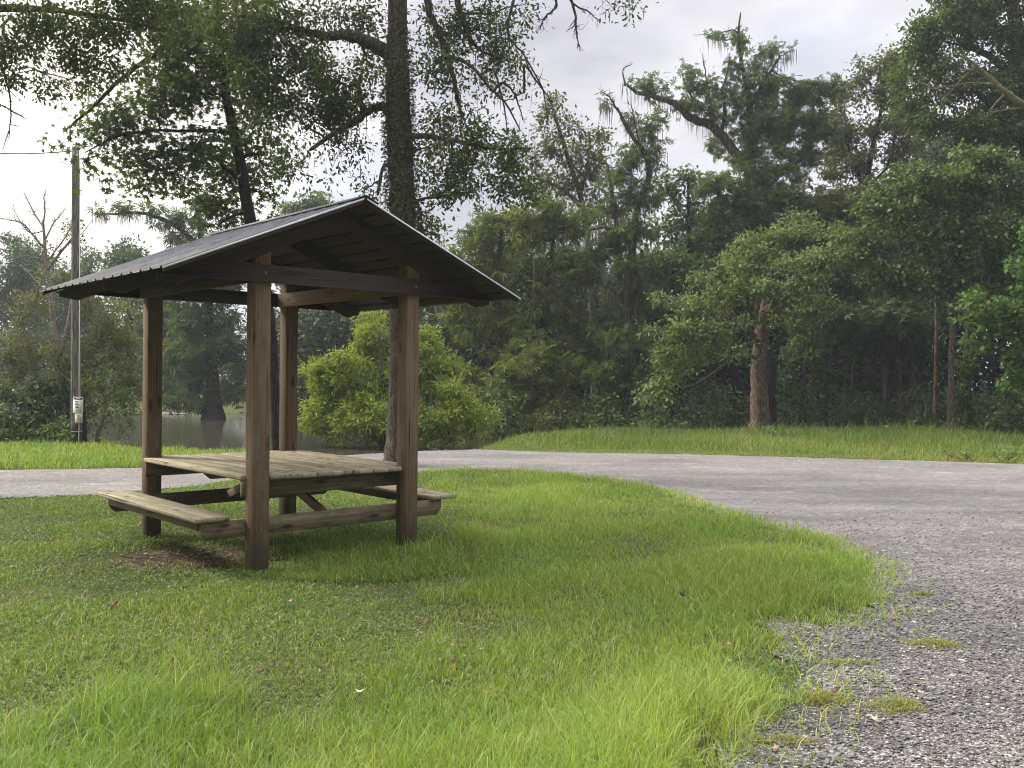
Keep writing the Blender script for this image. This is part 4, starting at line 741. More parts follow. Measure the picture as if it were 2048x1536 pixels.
# --- the wood behind, which reads as one dark mass
mb = MB()
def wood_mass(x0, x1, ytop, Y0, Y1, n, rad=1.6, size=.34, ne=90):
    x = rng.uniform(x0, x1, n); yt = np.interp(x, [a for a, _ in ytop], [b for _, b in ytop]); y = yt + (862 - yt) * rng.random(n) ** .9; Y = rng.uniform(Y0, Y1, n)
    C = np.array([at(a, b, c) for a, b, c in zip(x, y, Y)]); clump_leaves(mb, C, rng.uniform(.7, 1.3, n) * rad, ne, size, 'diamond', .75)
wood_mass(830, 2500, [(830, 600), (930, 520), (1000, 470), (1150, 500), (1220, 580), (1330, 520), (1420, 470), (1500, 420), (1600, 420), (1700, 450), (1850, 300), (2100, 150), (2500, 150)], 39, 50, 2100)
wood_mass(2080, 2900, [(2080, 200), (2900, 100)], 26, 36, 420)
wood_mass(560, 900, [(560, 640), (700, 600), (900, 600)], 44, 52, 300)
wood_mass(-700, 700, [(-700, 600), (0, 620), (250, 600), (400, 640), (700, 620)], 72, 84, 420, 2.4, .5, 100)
bx = [(at(x, 862, Y)) for x, Y in zip(rng.uniform(850, 2500, 90), rng.uniform(40, 50, 90))]
P = np.array([[b + np.array([0, 0, -b[2] - .1]), b + np.array([rng.normal(0, .2), 0, 4]), b + np.array([rng.normal(0, .5), 0, 9])] for b in bx]); tubes(mb, P, np.repeat(rng.uniform(.04, .11, 90)[:, None], 3, 1) * np.array([1, .8, .4]), 6, tint=.1)
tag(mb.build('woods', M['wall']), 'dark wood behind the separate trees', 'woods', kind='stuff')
# leaf litter brush at the foot of the woods
mb = MB(); n = 260; X = rng.uniform(2, 24, n); Yq = rng.uniform(30, 38, n); C = np.stack([X, Yq, rng.uniform(.1, .9, n)], 1); clump_leaves(mb, C, rng.uniform(.3, .8, n), 60, .16, 'diamond', .8)
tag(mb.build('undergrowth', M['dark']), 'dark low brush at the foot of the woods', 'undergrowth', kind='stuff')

for x, Y, r_, hh, mt, lf, sz_, lab in ((1010, 30.5, 55, 36, 'mid', 'oval', .14, 'leafy shrub overhanging the water just left of the pale slender stem'), (1120, 31, 60, 30, 'olive', 'diamond', .14, 'brushy olive shrub behind the white glint strip'), (1205, 30, 40, 30, 'mid', 'oval', .14, 'dark shrub on the left of the reddish cypress foot'), (1310, 29.5, 45, 28, 'mid', 'oval', .15, 'rounded dark shrub on the right of the reddish cypress foot'), (1450, 30, 50, 26, 'dark', 'oval', .14, 'low shaded shrub just left of the stout pale oak'), (1690, 29.5, 50, 24, 'dark', 'palm', .2, 'low fan-leaved shrub between the slim trunks'), (1850, 29, 42, 30, 'mid', 'oval', .14, 'shrub in the shade left of the vine-wrapped slim tree'), (2010, 27, 45, 36, 'mid', 'wide', .14, 'viny shrub at the right edge below the bright maple foliage'), (2110, 26.5, 55, 40, 'mid', 'oval', .14, 'shrub just beyond the right edge of the picture')):
    tree('understory_shrub', lab, Y, [(x, 868, 3), (x + 2, 850, 2.5), (x + 3, 820, 1.5)], [(x - r_ * .4, 850, r_ * .5, hh * .7, 0, .8), (x + r_ * .4, 846, r_ * .55, hh * .8, .2, .8), (x, 826, r_ * .6, hh, .4, .8), (x + r_ * .2, 796, r_ * .5, hh * .9, .7, .6), (x - r_ * .3, 780, r_ * .4, hh * .8, .9, .5)], mt, lf, sz_, .3, 2.0, bk='bark_grey', cat='shrub', limb_r=.04, kn=2.2)


# ------------------------------------------------------------------ grass
def blades(mb, B, h, w, lean_amt, tint):
    n = len(B); a = rng.uniform(0, 6.283, n); ld = np.stack([np.cos(a), np.sin(a), 0 * a], 1)
    a2 = a + 1.57 + rng.normal(0, .5, n); wd = np.stack([np.cos(a2), np.sin(a2), 0 * a], 1)
    b = np.abs(rng.normal(lean_amt, lean_amt * .6, n)); V = []
    for t, ws in ((0, .8), (.42, 1.0), (.78, .62)):
        c = B + ld * (h * b * t ** 1.8)[:, None] + np.array([0, 0, 1]) * (h * t * (1 - .28 * b * t))[:, None]
        V += [c - wd * (w * ws / 2)[:, None], c + wd * (w * ws / 2)[:, None]]
    V.append(B + ld * (h * b)[:, None] + np.array([0, 0, 1]) * (h * np.maximum(1 - .42 * b, .25))[:, None])
    V = np.stack(V, 1); o_ = (np.arange(n) * 7)[:, None]
    F = [(np.array([[0, 1, 3, 2], [2, 3, 5, 4]])[None] + o_[:, None]).reshape(-1, 4), np.array([[4, 5, 6]]) + o_]
    mb.add(V.reshape(-1, 3), F, np.repeat(tint, 7))
def px_in(XYZ, poly): return inside(to_px(XYZ), np.array(poly, float))
def px_soft(P, poly):
    q = to_px(P); s_ = (12 + .07 * (q[:, 1] - 800))[:, None]
    q = q + np.stack([patch_noise(P, 6, 31), .5 * patch_noise(P, 6, 32)], 1) * s_ * 1.6 + rng.normal(0, 1, q.shape) * s_ * np.array([1, .5])
    return inside(q, np.array(poly, float))
def field(n, y0, y1, k, power):
    """points in a wedge in front of the camera, thinning with distance"""
    u = rng.random(n); e = 2 - power
    y = (y0 ** e + u * (y1 ** e - y0 ** e)) ** (1 / e); x = rng.uniform(-1, 1, n) * k * y
    return np.stack([x, y], 1)
def patch_noise(XY, sc, seed):
    r = np.random.default_rng(seed); s = 0
    for k in range(7):
        a = r.uniform(0, 6.28); f = sc * r.uniform(.5, 2.2); s = s + np.sin((XY[:, 0] * math.cos(a) + XY[:, 1] * math.sin(a)) * f + r.uniform(0, 6.28))
    return s / 7 ** .5
LUSH = [(845, 948), (1060, 942), (1330, 980), (1505, 1042), (1650, 1072), (1760, 1125), (1750, 1165), (1785, 1228), (1695, 1265), (1560, 1262), (1520, 1310), (1440, 1400), (1500, 1460), (1470, 1700), (-200, 1700), (-100, 1560), (120, 1480), (230, 1425), (420, 1405), (640, 1395), (880, 1375), (985, 1300), (975, 1215), (890, 1140), (880, 1105), (980, 1075), (1015, 1020), (900, 985)]
SOIL_C = gnd(405, 1112)
shelter_M = np.array([[math.cos(YAW), math.sin(YAW)], [-math.sin(YAW), math.cos(YAW)]])
def clear_posts(XY):
    l = (XY - np.array([NX, NY])) @ shelter_M.T; ok = np.ones(len(XY), bool)
    for u, v in ((0, 0), (W_, 0), (0, D_), (W_, D_)): ok &= ~((np.abs(l[:, 0] - u) < p_ + .004) & (np.abs(l[:, 1] - v) < p_ + .004))
    return ok
lawn_poly = np.concatenate([near, [[-60, near[-1][1]], [-60, -10], [.8, -10], [.8, 1.5]]])
def soil_keep(XY):
    q = (XY - SOIL_C[:2]) / np.array([.88, .58]); r = np.linalg.norm(q, axis=1) + .25 * patch_noise(XY, 7, 5)
    return rng.random(len(XY)) < np.clip((r - .45) * 1.3, .16, 1)

gm = MB(); wm = MB()
# lush bright grass
XY = field(720000, 2.6, 17.5, .75, 1.25); XY = XY[inside(XY, lawn_poly + 0) & clear_posts(XY)]
P3 = np.column_stack([XY, np.zeros(len(XY))]); lush = px_soft(P3, LUSH)
nz = patch_noise(XY, 2.2, 1)
edge = seg_dist(XY, np.concatenate([near, near[::-1][1:-1]])) if False else None
ed_ = seg_dist(XY, np.concatenate([near[:17], near[:17][::-1]])); fall = np.where(XY[:, 1] < 7.6, np.clip(.04 + (ed_ + .13 * patch_noise(XY, 8, 44)) / .20, .04, 1), 1)
A = XY[lush]; na = nz[lush]; dn = A[:, 1]; fa = fall[lush]
keep = rng.random(len(A)) < fa * np.clip(.72 + .3 * patch_noise(A, 5, 3), .25, 1); A = A[keep]; na = na[keep]; dn = A[:, 1]; fa = fa[keep]
front = np.clip((4.8 - dn) / 1.2, 0, 1)
h = (.085 + .045 * np.clip(na, -1, 1.5) + .07 * front) * rng.uniform(.55, 1.5, len(A)) * np.where(rng.random(len(A)) < .04, 1.6, 1) * (.45 + .55 * fa)
blades(gm, np.column_stack([A, np.zeros(len(A))]), h, .0030 * (dn / 4) ** .62 * rng.uniform(.7, 1.4, len(A)), .55, np.where(rng.random(len(A)) < .035, 1, np.clip(.50 + .12 * patch_noise(A, 1.1, 9) + .2 * (1 - fa) + rng.normal(0, .16, len(A)), 0, .86)))
# mown lawn with finer short blades
Bp = XY[~lush]; kp = soil_keep(Bp) & (rng.random(len(Bp)) < fall[~lush]); Bp = Bp[kp]; nb = patch_noise(Bp, 2.5, 8)
under = np.linalg.norm((Bp - gnd(700, 1130)[:2]) / np.array([1.0, .75]), axis=1) < 1
kp = rng.random(len(Bp)) < np.where(under, .9, np.clip(0.55 + .25 * nb, .2, .9)); Bp = Bp[kp]; nb = nb[kp]; under = under[kp]
foot = np.minimum(np.linalg.norm(Bp - np.array([NX, NY]), axis=1), np.linalg.norm(Bp - np.array([NX - D_ * math.sin(YAW), NY + D_ * math.cos(YAW)]), axis=1)); h = (.032 + .012 * np.clip(nb, -1, 1.5) + .05 * under) * np.clip(foot / .6, .45, 1) * rng.uniform(.5, 1.7, len(Bp))
blades(gm, np.column_stack([Bp, np.zeros(len(Bp))]), h, .0036 * (Bp[:, 1] / 4) ** .6 * rng.uniform(.7, 1.4, len(Bp)), .65, np.where(rng.random(len(Bp)) < .06, 1, np.clip(.30 - .06 * under + rng.normal(0, .17, len(Bp)), 0, .86)))
# the lawn goes on to the left and towards the viewer
XY = np.stack([rng.uniform(-13, 2.5, 330000), rng.uniform(.3, 15.5, 330000)], 1); XY = XY[inside(XY, lawn_poly) & (np.abs(XY[:, 0]) > .74 * np.maximum(XY[:, 1], 2.6) - 0) | (XY[:, 1] < 2.7) & inside(XY, lawn_poly)]; n = len(XY); pn = patch_noise(XY, 1.5, 61)
blades(gm, np.column_stack([XY, np.zeros(n)]), (.06 + .025 * np.clip(pn, -1, 1.5)) * rng.uniform(.5, 1.5, n), rng.uniform(.005, .009, n), .6, np.where(rng.random(n) < .05, 1, np.clip(.42 + .1 * pn + rng.normal(0, .17, n), 0, .86)))
# ragged fringe of the lawn over the gravel
e = densify(near[:24], .03, .09); e = e[(e[:, 1] > 2.5) & (e[:, 1] < 16)]; sg_ = np.where(e[:, 1] < 6.6, .15, .06); e = np.repeat(e, 9, 0) + rng.normal(0, 1, (len(e) * 9, 2)) * np.repeat(sg_, 9)[:, None]
blades(gm, np.column_stack([e, np.full(len(e), .008)]), rng.uniform(.03, .10, len(e)), .005 * (e[:, 1] / 5) ** .5, .8, np.clip(rng.normal(.75, .2, len(e)), 0, 1))
# left bank strip beyond the track
XY = np.stack([rng.uniform(-16, -2.0, 70000), rng.uniform(13.5, 21.6, 70000)], 1); XY = XY[~road_in(XY) & ~inside(XY, lawn_poly)]; z = terrain_z(XY); k = z > WZ - .02; XY = XY[k]; z = z[k]
k = XY[:, 0] < np.interp(XY[:, 1], [17, 19, 21], [-4.6, -3.9, -3.5]); XY = XY[k]; z = z[k]
blades(gm, np.column_stack([XY, z]), rng.uniform(.07, .20, len(XY)) * (1 + .25 * patch_noise(XY, 2, 4)), rng.uniform(.008, .016, len(XY)), .5, np.clip(rng.normal(.5, .22, len(XY)), 0, 1))
tag(gm.build('grass', M['grass']), 'bright green grass of the mown lawn and the bank', 'grass', kind='stuff')
# broad-leaved ground cover between the blades
XY = field(330000, 2.6, 15, .75, 1.3); XY = XY[inside(XY, lawn_poly) & clear_posts(XY)]; P3 = np.column_stack([XY, np.zeros(len(XY))]); l = px_soft(P3, LUSH)
ed_ = seg_dist(XY, np.concatenate([near[:17], near[:17][::-1]])); k = (~l | (rng.random(len(XY)) < .22)) & (rng.random(len(XY)) < np.clip((ed_ + .08 * patch_noise(XY, 9, 45)) / .22, .04, 1)) & soil_keep(XY) & (rng.random(len(XY)) < np.clip(.7 + .3 * patch_noise(XY, 4, 6), .1, 1)); XY = XY[k]; n = len(XY)
C = np.column_stack([XY, rng.uniform(.004, .032, n)]); a = rng.uniform(0, 6.28, n)
put_leaves(wm, C, np.stack([np.cos(a), np.sin(a), rng.normal(.15, .3, n)], 1), np.array([0, 0, 1.]) + rng.normal(0, .38, (n, 3)), .017 * (XY[:, 1] / 4) ** .5 * rng.uniform(.6, 1.5, n), 'oval', np.where(rng.random(n) < .04, 1, np.clip(.5 + .15 * patch_noise(XY, 1.6, 12) + rng.normal(0, .17, n), 0, .86)))
tag(wm.build('ground_cover', M['weeds']), 'low broad-leaved weeds between the lawn grass', 'ground cover', kind='stuff')
# uncut verge before the woods
tm_ = MB(); XY = np.stack([rng.uniform(-1.6, 22, 190000), rng.uniform(17, 33, 190000)], 1); XY = XY[~road_in(XY)]; z = terrain_z(XY); k = (z > WZ + .05) & (XY[:, 1] < 27 + .6 * patch_noise(XY, .9, 51)); XY = XY[k]; z = z[k]
fe = np.interp(XY[:, 0], far[8:, 0], far[8:, 1]); dd = XY[:, 1] - fe; k = dd > .02; XY, z, dd = XY[k], z[k], dd[k]
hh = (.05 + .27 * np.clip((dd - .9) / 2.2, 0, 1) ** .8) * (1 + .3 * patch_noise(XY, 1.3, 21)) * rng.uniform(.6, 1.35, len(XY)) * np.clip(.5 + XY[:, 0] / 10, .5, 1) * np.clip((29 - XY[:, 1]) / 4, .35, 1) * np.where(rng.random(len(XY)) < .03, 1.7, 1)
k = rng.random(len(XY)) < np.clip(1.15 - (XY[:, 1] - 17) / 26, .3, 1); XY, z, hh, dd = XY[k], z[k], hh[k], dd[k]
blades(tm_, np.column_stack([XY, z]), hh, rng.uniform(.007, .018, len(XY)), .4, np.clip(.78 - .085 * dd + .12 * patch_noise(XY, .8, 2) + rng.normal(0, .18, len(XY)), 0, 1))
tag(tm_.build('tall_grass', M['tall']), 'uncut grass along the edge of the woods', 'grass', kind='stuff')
# loose stone chips
cm = MB(); XY = field(90000, 2.6, 11.5, .72, 1.6); XY = XY[road_in(XY) & (rng.random(len(XY)) < np.clip((11.5 - XY[:, 1]) / 6, 0, 1))]; n = len(XY); s = rng.uniform(.0025, .0075, n) * rng.uniform(.7, 1.5, n) * (XY[:, 1] / 4) ** .3
O = np.array([[1, 0, 0], [0, 1, 0], [-1, 0, 0], [0, -1, 0], [0, 0, .8], [.3, .3, -.8]]); rv = norm(rng.normal(0, 1, (n, 6, 3))) * .35 + O[None]
V = np.column_stack([XY, .012 + s * .4])[:, None] + rv * s[:, None, None] * np.array([1.2, 1.2, .8]); F = np.array([[0, 1, 4], [1, 2, 4], [2, 3, 4], [3, 0, 4], [1, 0, 5], [2, 1, 5], [3, 2, 5], [0, 3, 5]])
cm.add(V.reshape(-1, 3), [(F[None] + (np.arange(n) * 6)[:, None, None]).reshape(-1, 3)], np.repeat(np.where(XY[:, 1] > 7, .45 + .35 * rng.random(n), rng.random(n) ** 1.4), 6)); tag(cm.build('gravel', M['chip']), 'loose stone chips on the worn road', 'gravel', kind='stuff')

# dead leaf scraps on the bare soil
lm = MB(); n = 750; q = rng.normal(0, .42, (n, 2)) * np.array([.75, .55]) + SOIL_C[:2]; a = rng.uniform(0, 6.28, n)
put_leaves(lm, np.column_stack([q, rng.uniform(.008, .02, n)]), np.stack([np.cos(a), np.sin(a), rng.normal(.05, .2, n)], 1), np.array([0, 0, 1.]) + rng.normal(0, .3, (n, 3)), rng.uniform(.012, .045, n), 'oval', rng.random(n))
tag(lm.build('leaf_litter', M['litter']), 'dead leaf scraps on the bare soil under the bench', 'leaf litter', kind='stuff')
# ------------------------------------------------------------------ utility pole, wire, notices
pb = gnd(152, 892); pY = 20.2; pb = at(152, 890, pY); pb[2] = tz(pb)
pole = empty('utility_pole', pb, 0, 'weathered grey wooden utility pole on the grassy bank at left', 'pole')
ptop = at(153, 295, pY)
mb = MB(); z = np.linspace(.55, ptop[2], 14); P = np.column_stack([np.interp(z, [0, ptop[2]], [pb[0], ptop[0]]), np.full(14, pb[1]), z]); tubes(mb, P, np.linspace(.105, .075, 14), 18); mb.build('shaft', M['pole'], pole, smooth=False)
mb = MB(); P = np.array([[pb[0], pb[1], pb[2] - .1], [pb[0], pb[1], .3], [pb[0], pb[1], .55]]); tubes(mb, P, np.array([.112, .109, .1065]), 18); mb.build('tarred_foot', M['tar'], pole)
mb = MB(); a = np.linspace(0, 2 * math.pi, 25); P = np.stack([pb[0] + .114 * np.cos(a), pb[1] + .114 * np.sin(a), np.full(25, .32) + .01 * np.sin(a)], 1); tubes(mb, P, np.full(25, .008), 5); mb.build('band', M['glint_band'], pole)
mb = MB(); P = np.array([[pb[0] + .10, pb[1] - .09, -.05], [pb[0] + .10, pb[1] - .085, .5], [pb[0] + .095, pb[1] - .085, 1.0], [pb[0] + .08, pb[1] - .08, 6.2]]); tubes(mb, P, np.full(4, .009), 5); mb.build('ground_wire', M['paper'], pole)
def box_on(mbq, x, z, w, h, y, t):      # flat piece facing the camera on the pole front, rounded corners
    r = min(w, h) * .12; pts = []
    for cx_, cz_, a0 in ((w / 2 - r, h / 2 - r, 0), (-w / 2 + r, h / 2 - r, 90), (-w / 2 + r, -h / 2 + r, 180), (w / 2 - r, -h / 2 + r, 270)):
        for k in range(4): aa = R(a0 + 30 * k); pts.append((x + cx_ + r * math.cos(aa), z + cz_ + r * math.sin(aa)))
    n = len(pts); V = [(a_, y, b_) for a_, b_ in pts] + [(a_, y + t, b_) for a_, b_ in pts]
    mbq.add(V, [[list(range(n))[::-1]], [list(range(n, 2 * n))], [[k, (k + 1) % n, n + (k + 1) % n, n + k] for k in range(n)]])
yf = pb[1] - .128
s0 = at(156, 810.5, yf); sx_, sz_ = s0[0], s0[2]
sg = empty('warning_sign', (sx_, yf, sz_), 0, 'white warning sign with red header and rows of dark symbols on the pole', 'sign')
mb = MB(); box_on(mb, sx_, sz_, .215, .355, yf, .004); mb.build('panel', M['white'], sg)
mb = MB(); box_on(mb, sx_, sz_ + .145, .200, .052, yf - .002, .002); mb.build('header', M['red'], sg)
for s in (-1, 1):
    mb = MB(); box_on(mb, sx_ + s * .069, sz_ + .15, .045, .026, yf - .004, .002); mb.build('header_icon', M['ink'], sg)
mb = MB()
for k in range(5): box_on(mb, sx_ - .032 + .016 * k, sz_ + .146, .010, .020, yf - .004, .002)
mb.build('header_lettering', M['white'], sg)
for k in range(5):
    zc = sz_ + .078 - .032 * k; w = (.075, .07, .09, .075, .09)[k]; mb = MB(); x0 = sx_ - .03; n = 9
    up = [(x0 - w / 2 + w * t, zc + .012 * math.sin(math.pi * t) ** .7 * (1 + .25 * math.sin(5 * t + k))) for t in np.linspace(0, 1, n)]; dn = [(x0 - w / 2 + w * t, zc - .006 - .003 * math.sin(7 * t + k)) for t in np.linspace(1, 0, n)]
    pts = up + dn; q = len(pts); V = [(a_, yf - .002, b_) for a_, b_ in pts] + [(a_, yf, b_) for a_, b_ in pts]; mb.add(V, [[list(range(q))[::-1]], [[i_, (i_ + 1) % q, q + (i_ + 1) % q, q + i_] for i_ in range(q)]]); mb.build('symbol', M['ink'], sg)
mb = MB(); box_on(mb, sx_ + .058, sz_ - .055, .024, .024, yf - .002, .002)
for k, (w, zz) in enumerate(((.15, -.098), (.14, -.112), (.15, -.132))): box_on(mb, sx_, sz_ + zz, w, .005, yf - .002, .002)
mb.build('small_print', M['greyink'], sg)
n0 = at(157, 836.5, yf)
nt_ = empty('paper_notice', (n0[0], yf, n0[2]), 0, 'weathered cream paper notice with faded sketch below the warning sign', 'notice')
mb = MB(); box_on(mb, n0[0], n0[2], .165, .215, yf + .001, .003); mb.build('sheet', M['paper'], nt_)
mb = MB()
for k in range(14):
    a_, b_ = rng.uniform(-.045, .045), -.075 + .0108 * k + rng.uniform(-.004, .004); box_on(mb, n0[0] + a_, n0[2] + b_, rng.uniform(.02, .06), rng.uniform(.008, .014), yf - .001 - .0004 * k, .001)
mb.build('faded_print', M['greyink'], nt_)
A = at(150, 301, pY); B = at(-420, 215, pY - 3); t = np.linspace(0, 1, 16)[:, None]; P = A + (B - A) * t - np.array([0, 0, .35]) * (4 * t * (1 - t)); mb = MB(); tubes(mb, P, np.full(16, .011), 5)
P = np.array([at(113, 297, pY), at(116, 312, pY), at(124, 324, pY), at(140, 332, pY), at(150, 335, pY)]); tubes(mb, P, np.full(5, .006), 4)
tag(mb.build('overhead_wire', M['wire']), 'thin overhead wire running left from the top of the pole', 'wire')
# ------------------------------------------------------------------ painted sky glints on the water, weeds
mb = MB(); a_ = at(1096, 852.5, 32.3); b_ = at(1250, 851.5, 31.2); a_[2] = b_[2] = -.04; P, r_ = smooth_poly(np.array([a_, (a_ * .6 + b_ * .4) + [0, 0, .02], b_]), [.03, .045, .05], 14, .012); tubes(mb, P, r_, 8)
tag(mb.build('shore_glint', M['glint_band'], smooth=True), 'thin white strip imitating a sky glint at the water edge before the woods', 'glint_band')  # pale tube stands in for a glint line at the shore
mb = MB(); a_ = at(322, 825, 47.5); b_ = at(372, 827, 47); a_[2] = b_[2] = WZ + .03; P, r_ = smooth_poly(np.array([a_, (a_ + b_) / 2, b_]), [.03, .05, .03], 10, .01); tubes(mb, P, r_, 8)
tag(mb.build('pond_glint', M['glint_band'], smooth=True), 'pale strip imitating sky reflected on the pond left of the wide cypress', 'glint_band')  # pale tube stands in for ripples reflecting the sky
def weed(px, py, h, n, lab, mat='bank', size=.1, spread=.2):
    g = gnd(px, py); g[2] = tz(g); root = empty('weed_plant', g, 0, lab, 'weed', 'weeds at the edge of the grass'); sm = MB(); lm = MB()
    for k in range(n):
        d = np.array([rng.normal(0, spread), rng.normal(0, spread), h * rng.uniform(.6, 1.1)]); b = g + np.array([rng.normal(0, spread * .3), rng.normal(0, spread * .3), -.02]); P = np.array([b, b + d * .5 + [0, 0, .05 * h], b + d]); tubes(sm, P, np.array([.006, .005, .002]), 4)
        m_ = 14; t_ = rng.uniform(.25, 1, m_); C = b + d * t_[:, None]; a = rng.uniform(0, 6.28, m_); put_leaves(lm, C, np.stack([np.cos(a), np.sin(a), rng.normal(.1, .25, m_)], 1), np.array([0, 0, 1.]) + rng.normal(0, .3, (m_, 3)), size * rng.uniform(.6, 1.3, m_), 'oval', rng.random(m_))
    sm.build('stem', M['bank'], root); lm.build('leaves', M[mat], root)
weed(888, 899, .32, 40, 'grey-green weed clump where the road meets the pond', 'olive', .07, .32)
weed(1770, 893, .55, 9, 'upright bright weed in front of a plain grey stem', 'bank', .12)
weed(1935, 922, .32, 7, 'leafy light weed below the vine-wrapped slim tree', 'light', .10)
weed(2018, 925, .34, 6, 'broad-leaved weed clump at the right edge of the verge', 'light', .10, .2)
weed(1560, 886, .45, 9, 'dark weed clump at the foot of the stout pale oak', 'mid', .12, .3)
weed(215, 896, .28, 7, 'pale leafy weed on the bank near the crooked sapling', 'bank', .11)
weed(1290, 866, .55, 14, 'shrubby weed clump by the foot of the reddish cypress bole', 'mid', .14, .4)
weed(1850, 880, .4, 8, 'small weed before the spotted straight trunk', 'mid', .12)
# ------------------------------------------------------------------ tufts in the gravel
for px, py, rx, ry, n, hh, lab in ((1868, 1292, .17, .09, 900, .028, 'long yellowish grass tuft alone in the gravel'), (1790, 1418, .12, .09, 620, .04, 'ragged grass tuft in the gravel nearest the fallen pale leaf'), (1842, 1193, .09, .03, 300, .03, 'smallest thin grass tuft farthest out on the gravel'), (1700, 1330, .16, .05, 380, .022, 'flat thin grass patch creeping out from the lawn edge'), (1640, 1405, .12, .08, 600, .045, 'spiky grass tuft on the lawn edge above the red-brown leaf'), (1560, 1490, .14, .05, 350, .03, 'sparse grass patch at the bottom edge of the gravel')):
    n = int(n * 1.5); rx *= 1.35; ry *= 1.35; g = gnd(px, py); mb = MB(); q = np.clip(rng.normal(0, .5, (n, 2)), -1.25, 1.25) * np.array([rx, ry]) * 1.25 ; q[:, 0] += .4 * q[:, 1]
    kq = rng.random(n) < np.clip(.75 + .35 * patch_noise(q, 22, int(px)), .3, 1); q = q[kq]; dq = np.linalg.norm(q[:, None] - q[None], axis=2); A_ = dq < .022; seen = np.zeros(len(q), int); cid = 0
    for k_ in range(len(q)):
        if seen[k_]: continue
        cid += 1; fr = np.zeros(len(q), bool); fr[k_] = True
        while fr.any(): seen[fr] = cid; fr = A_[fr].any(0) & (seen == 0)
    q = q[seen == np.bincount(seen).argmax()]; n = len(q); blades(mb, np.column_stack([g[:2] + q, np.full(n, .01)]), hh * rng.uniform(.3, 1.9, n) * np.exp(-1.2 * (q ** 2 / np.array([rx, ry]) ** 2).sum(1)), rng.uniform(.003, .006, n), .8, np.clip(rng.normal(.55, .22, n), 0, 1))
    o = mb.build('grass_tuft', M['dry']); tag(o, lab, 'grass tuft', 'grass tufts in the gravel')
# ------------------------------------------------------------------ fallen leaves
LC = dict(dark=(.020, .013, .010), pink=(.30, .19, .15), red=(.10, .032, .024), tan=(.26, .19, .105), cream=(.36, .30, .20), brown=(.085, .045, .028), orange=(.24, .115, .06))
for k, v in LC.items(): M['leaf_' + k] = plain('fallen_leaf_' + k, v, .75, 0, .3, 60)
def fallen(px, py, size, col, lab, curl=.5, z=.03, star=True):
    fl = .3 if col == 'cream' else 1
    g = gnd(px, py); root_z = z; n = 25; c = g + np.array([0, 0, z]); (TV, TF), _ = TPL['star' if star else 'oval']
    V = TV.copy(); V[:, 0] -= .42; a = rng.uniform(0, 6.28); ca, sa = math.cos(a), math.sin(a)
    r2 = V[:, 0] ** 2 + V[:, 1] ** 2; V[:, 2] += curl * r2 * (1 + .6 * np.sin(3 * np.arctan2(V[:, 1], V[:, 0]) + a)) + rng.normal(0, .03, len(V))
    V = np.stack([V[:, 0] * ca - V[:, 1] * sa, V[:, 0] * sa + V[:, 1] * ca, V[:, 2]], 1) * size
    tilt = Matrix.Rotation(rng.normal(0, .3) * fl, 3, 'Y') @ Matrix.Rotation(rng.normal(.25, .2), 3, 'X'); V = V @ np.array(tilt).T
    mb = MB(); F = [f for f in TF]; mb.add(V + c, F)
    if star:
        s_ = np.array([[-.42, .02, 0], [-.42, -.02, 0], [-1.1, 0, .12]]); s_ = np.stack([s_[:, 0] * ca - s_[:, 1] * sa, s_[:, 0] * sa + s_[:, 1] * ca, s_[:, 2]], 1) * size @ np.array(tilt).T; mb.add(s_ + c, [[[0, 1, 2]]])
    o = mb.build('fallen_leaf', M['leaf_' + col]); md = o.modifiers.new('t', 'SOLIDIFY'); md.thickness = .0012
    tag(o, lab, 'leaf', 'fallen leaves on the ground')
for a_ in ((226, 1222, .085, 'brown', 'big curled dark brown leaf on the mown lawn at left', 1.0, .04), (582, 1210, .04, 'pink', 'small pinkish leaf on the lawn below the near post', .5, .03), (850, 1256, .05, 'red', 'dark red leaf right of the middle of the lawn', .6, .03), (905, 1331, .055, 'red', 'red leaf with curled lobes before the tall foreground grass', .7, .035), (515, 1356, .05, 'red', 'upright dark red leaf standing in the weeds', 1.0, .035), (461, 1393, .065, 'brown', 'reddish brown star-shaped leaf among the weeds at lower left', .5, .035), (720, 1404, .065, 'cream', 'cream star-shaped leaf at the edge of the tall foreground grass', .5, .05), (50, 1494, .055, 'pink', 'pale pink leaf at the bottom left corner', .4, .03), (128, 1326, .045, 'dark', 'blackish curled leaf on the lawn at far left', 1.0, .02), (415, 1268, .05, 'dark', 'blackish leaf in the middle of the weedy lawn', .9, .02), (965, 1308, .04, 'tan', 'small tan leaf at the border of the bright grass', .5, .03), (1365, 1217, .06, 'dark', 'black leaf caught upright in the bright grass', 1.2, .09), (1457, 1305, .05, 'orange', 'orange leaf at the fringe of the bright grass', .5, .05), (1520, 1433, .05, 'orange', 'orange-tan leaf on the thin grass by the gravel', .6, .03), (1562, 1453, .055, 'brown', 'red-brown leaf on the gravel fringe', .7, .03), (1752, 1450, .065, 'cream', 'pale star-shaped leaf lying on the gravel', .45, .025), (1762, 1466, .04, 'orange', 'small orange leaf beside the pale star leaf on gravel', .5, .02), (1668, 1392, .05, 'brown', 'dark brown leaf under the spiky tuft at the lawn edge', .7, .02), (1552, 1505, .04, 'pink', 'pinkish leaf scrap near the bottom of the gravel', .5, .02), (905, 1300, .03, 'tan', 'tiny pale leaf just above the red curled leaf', .5, .03)):
    fallen(*a_)


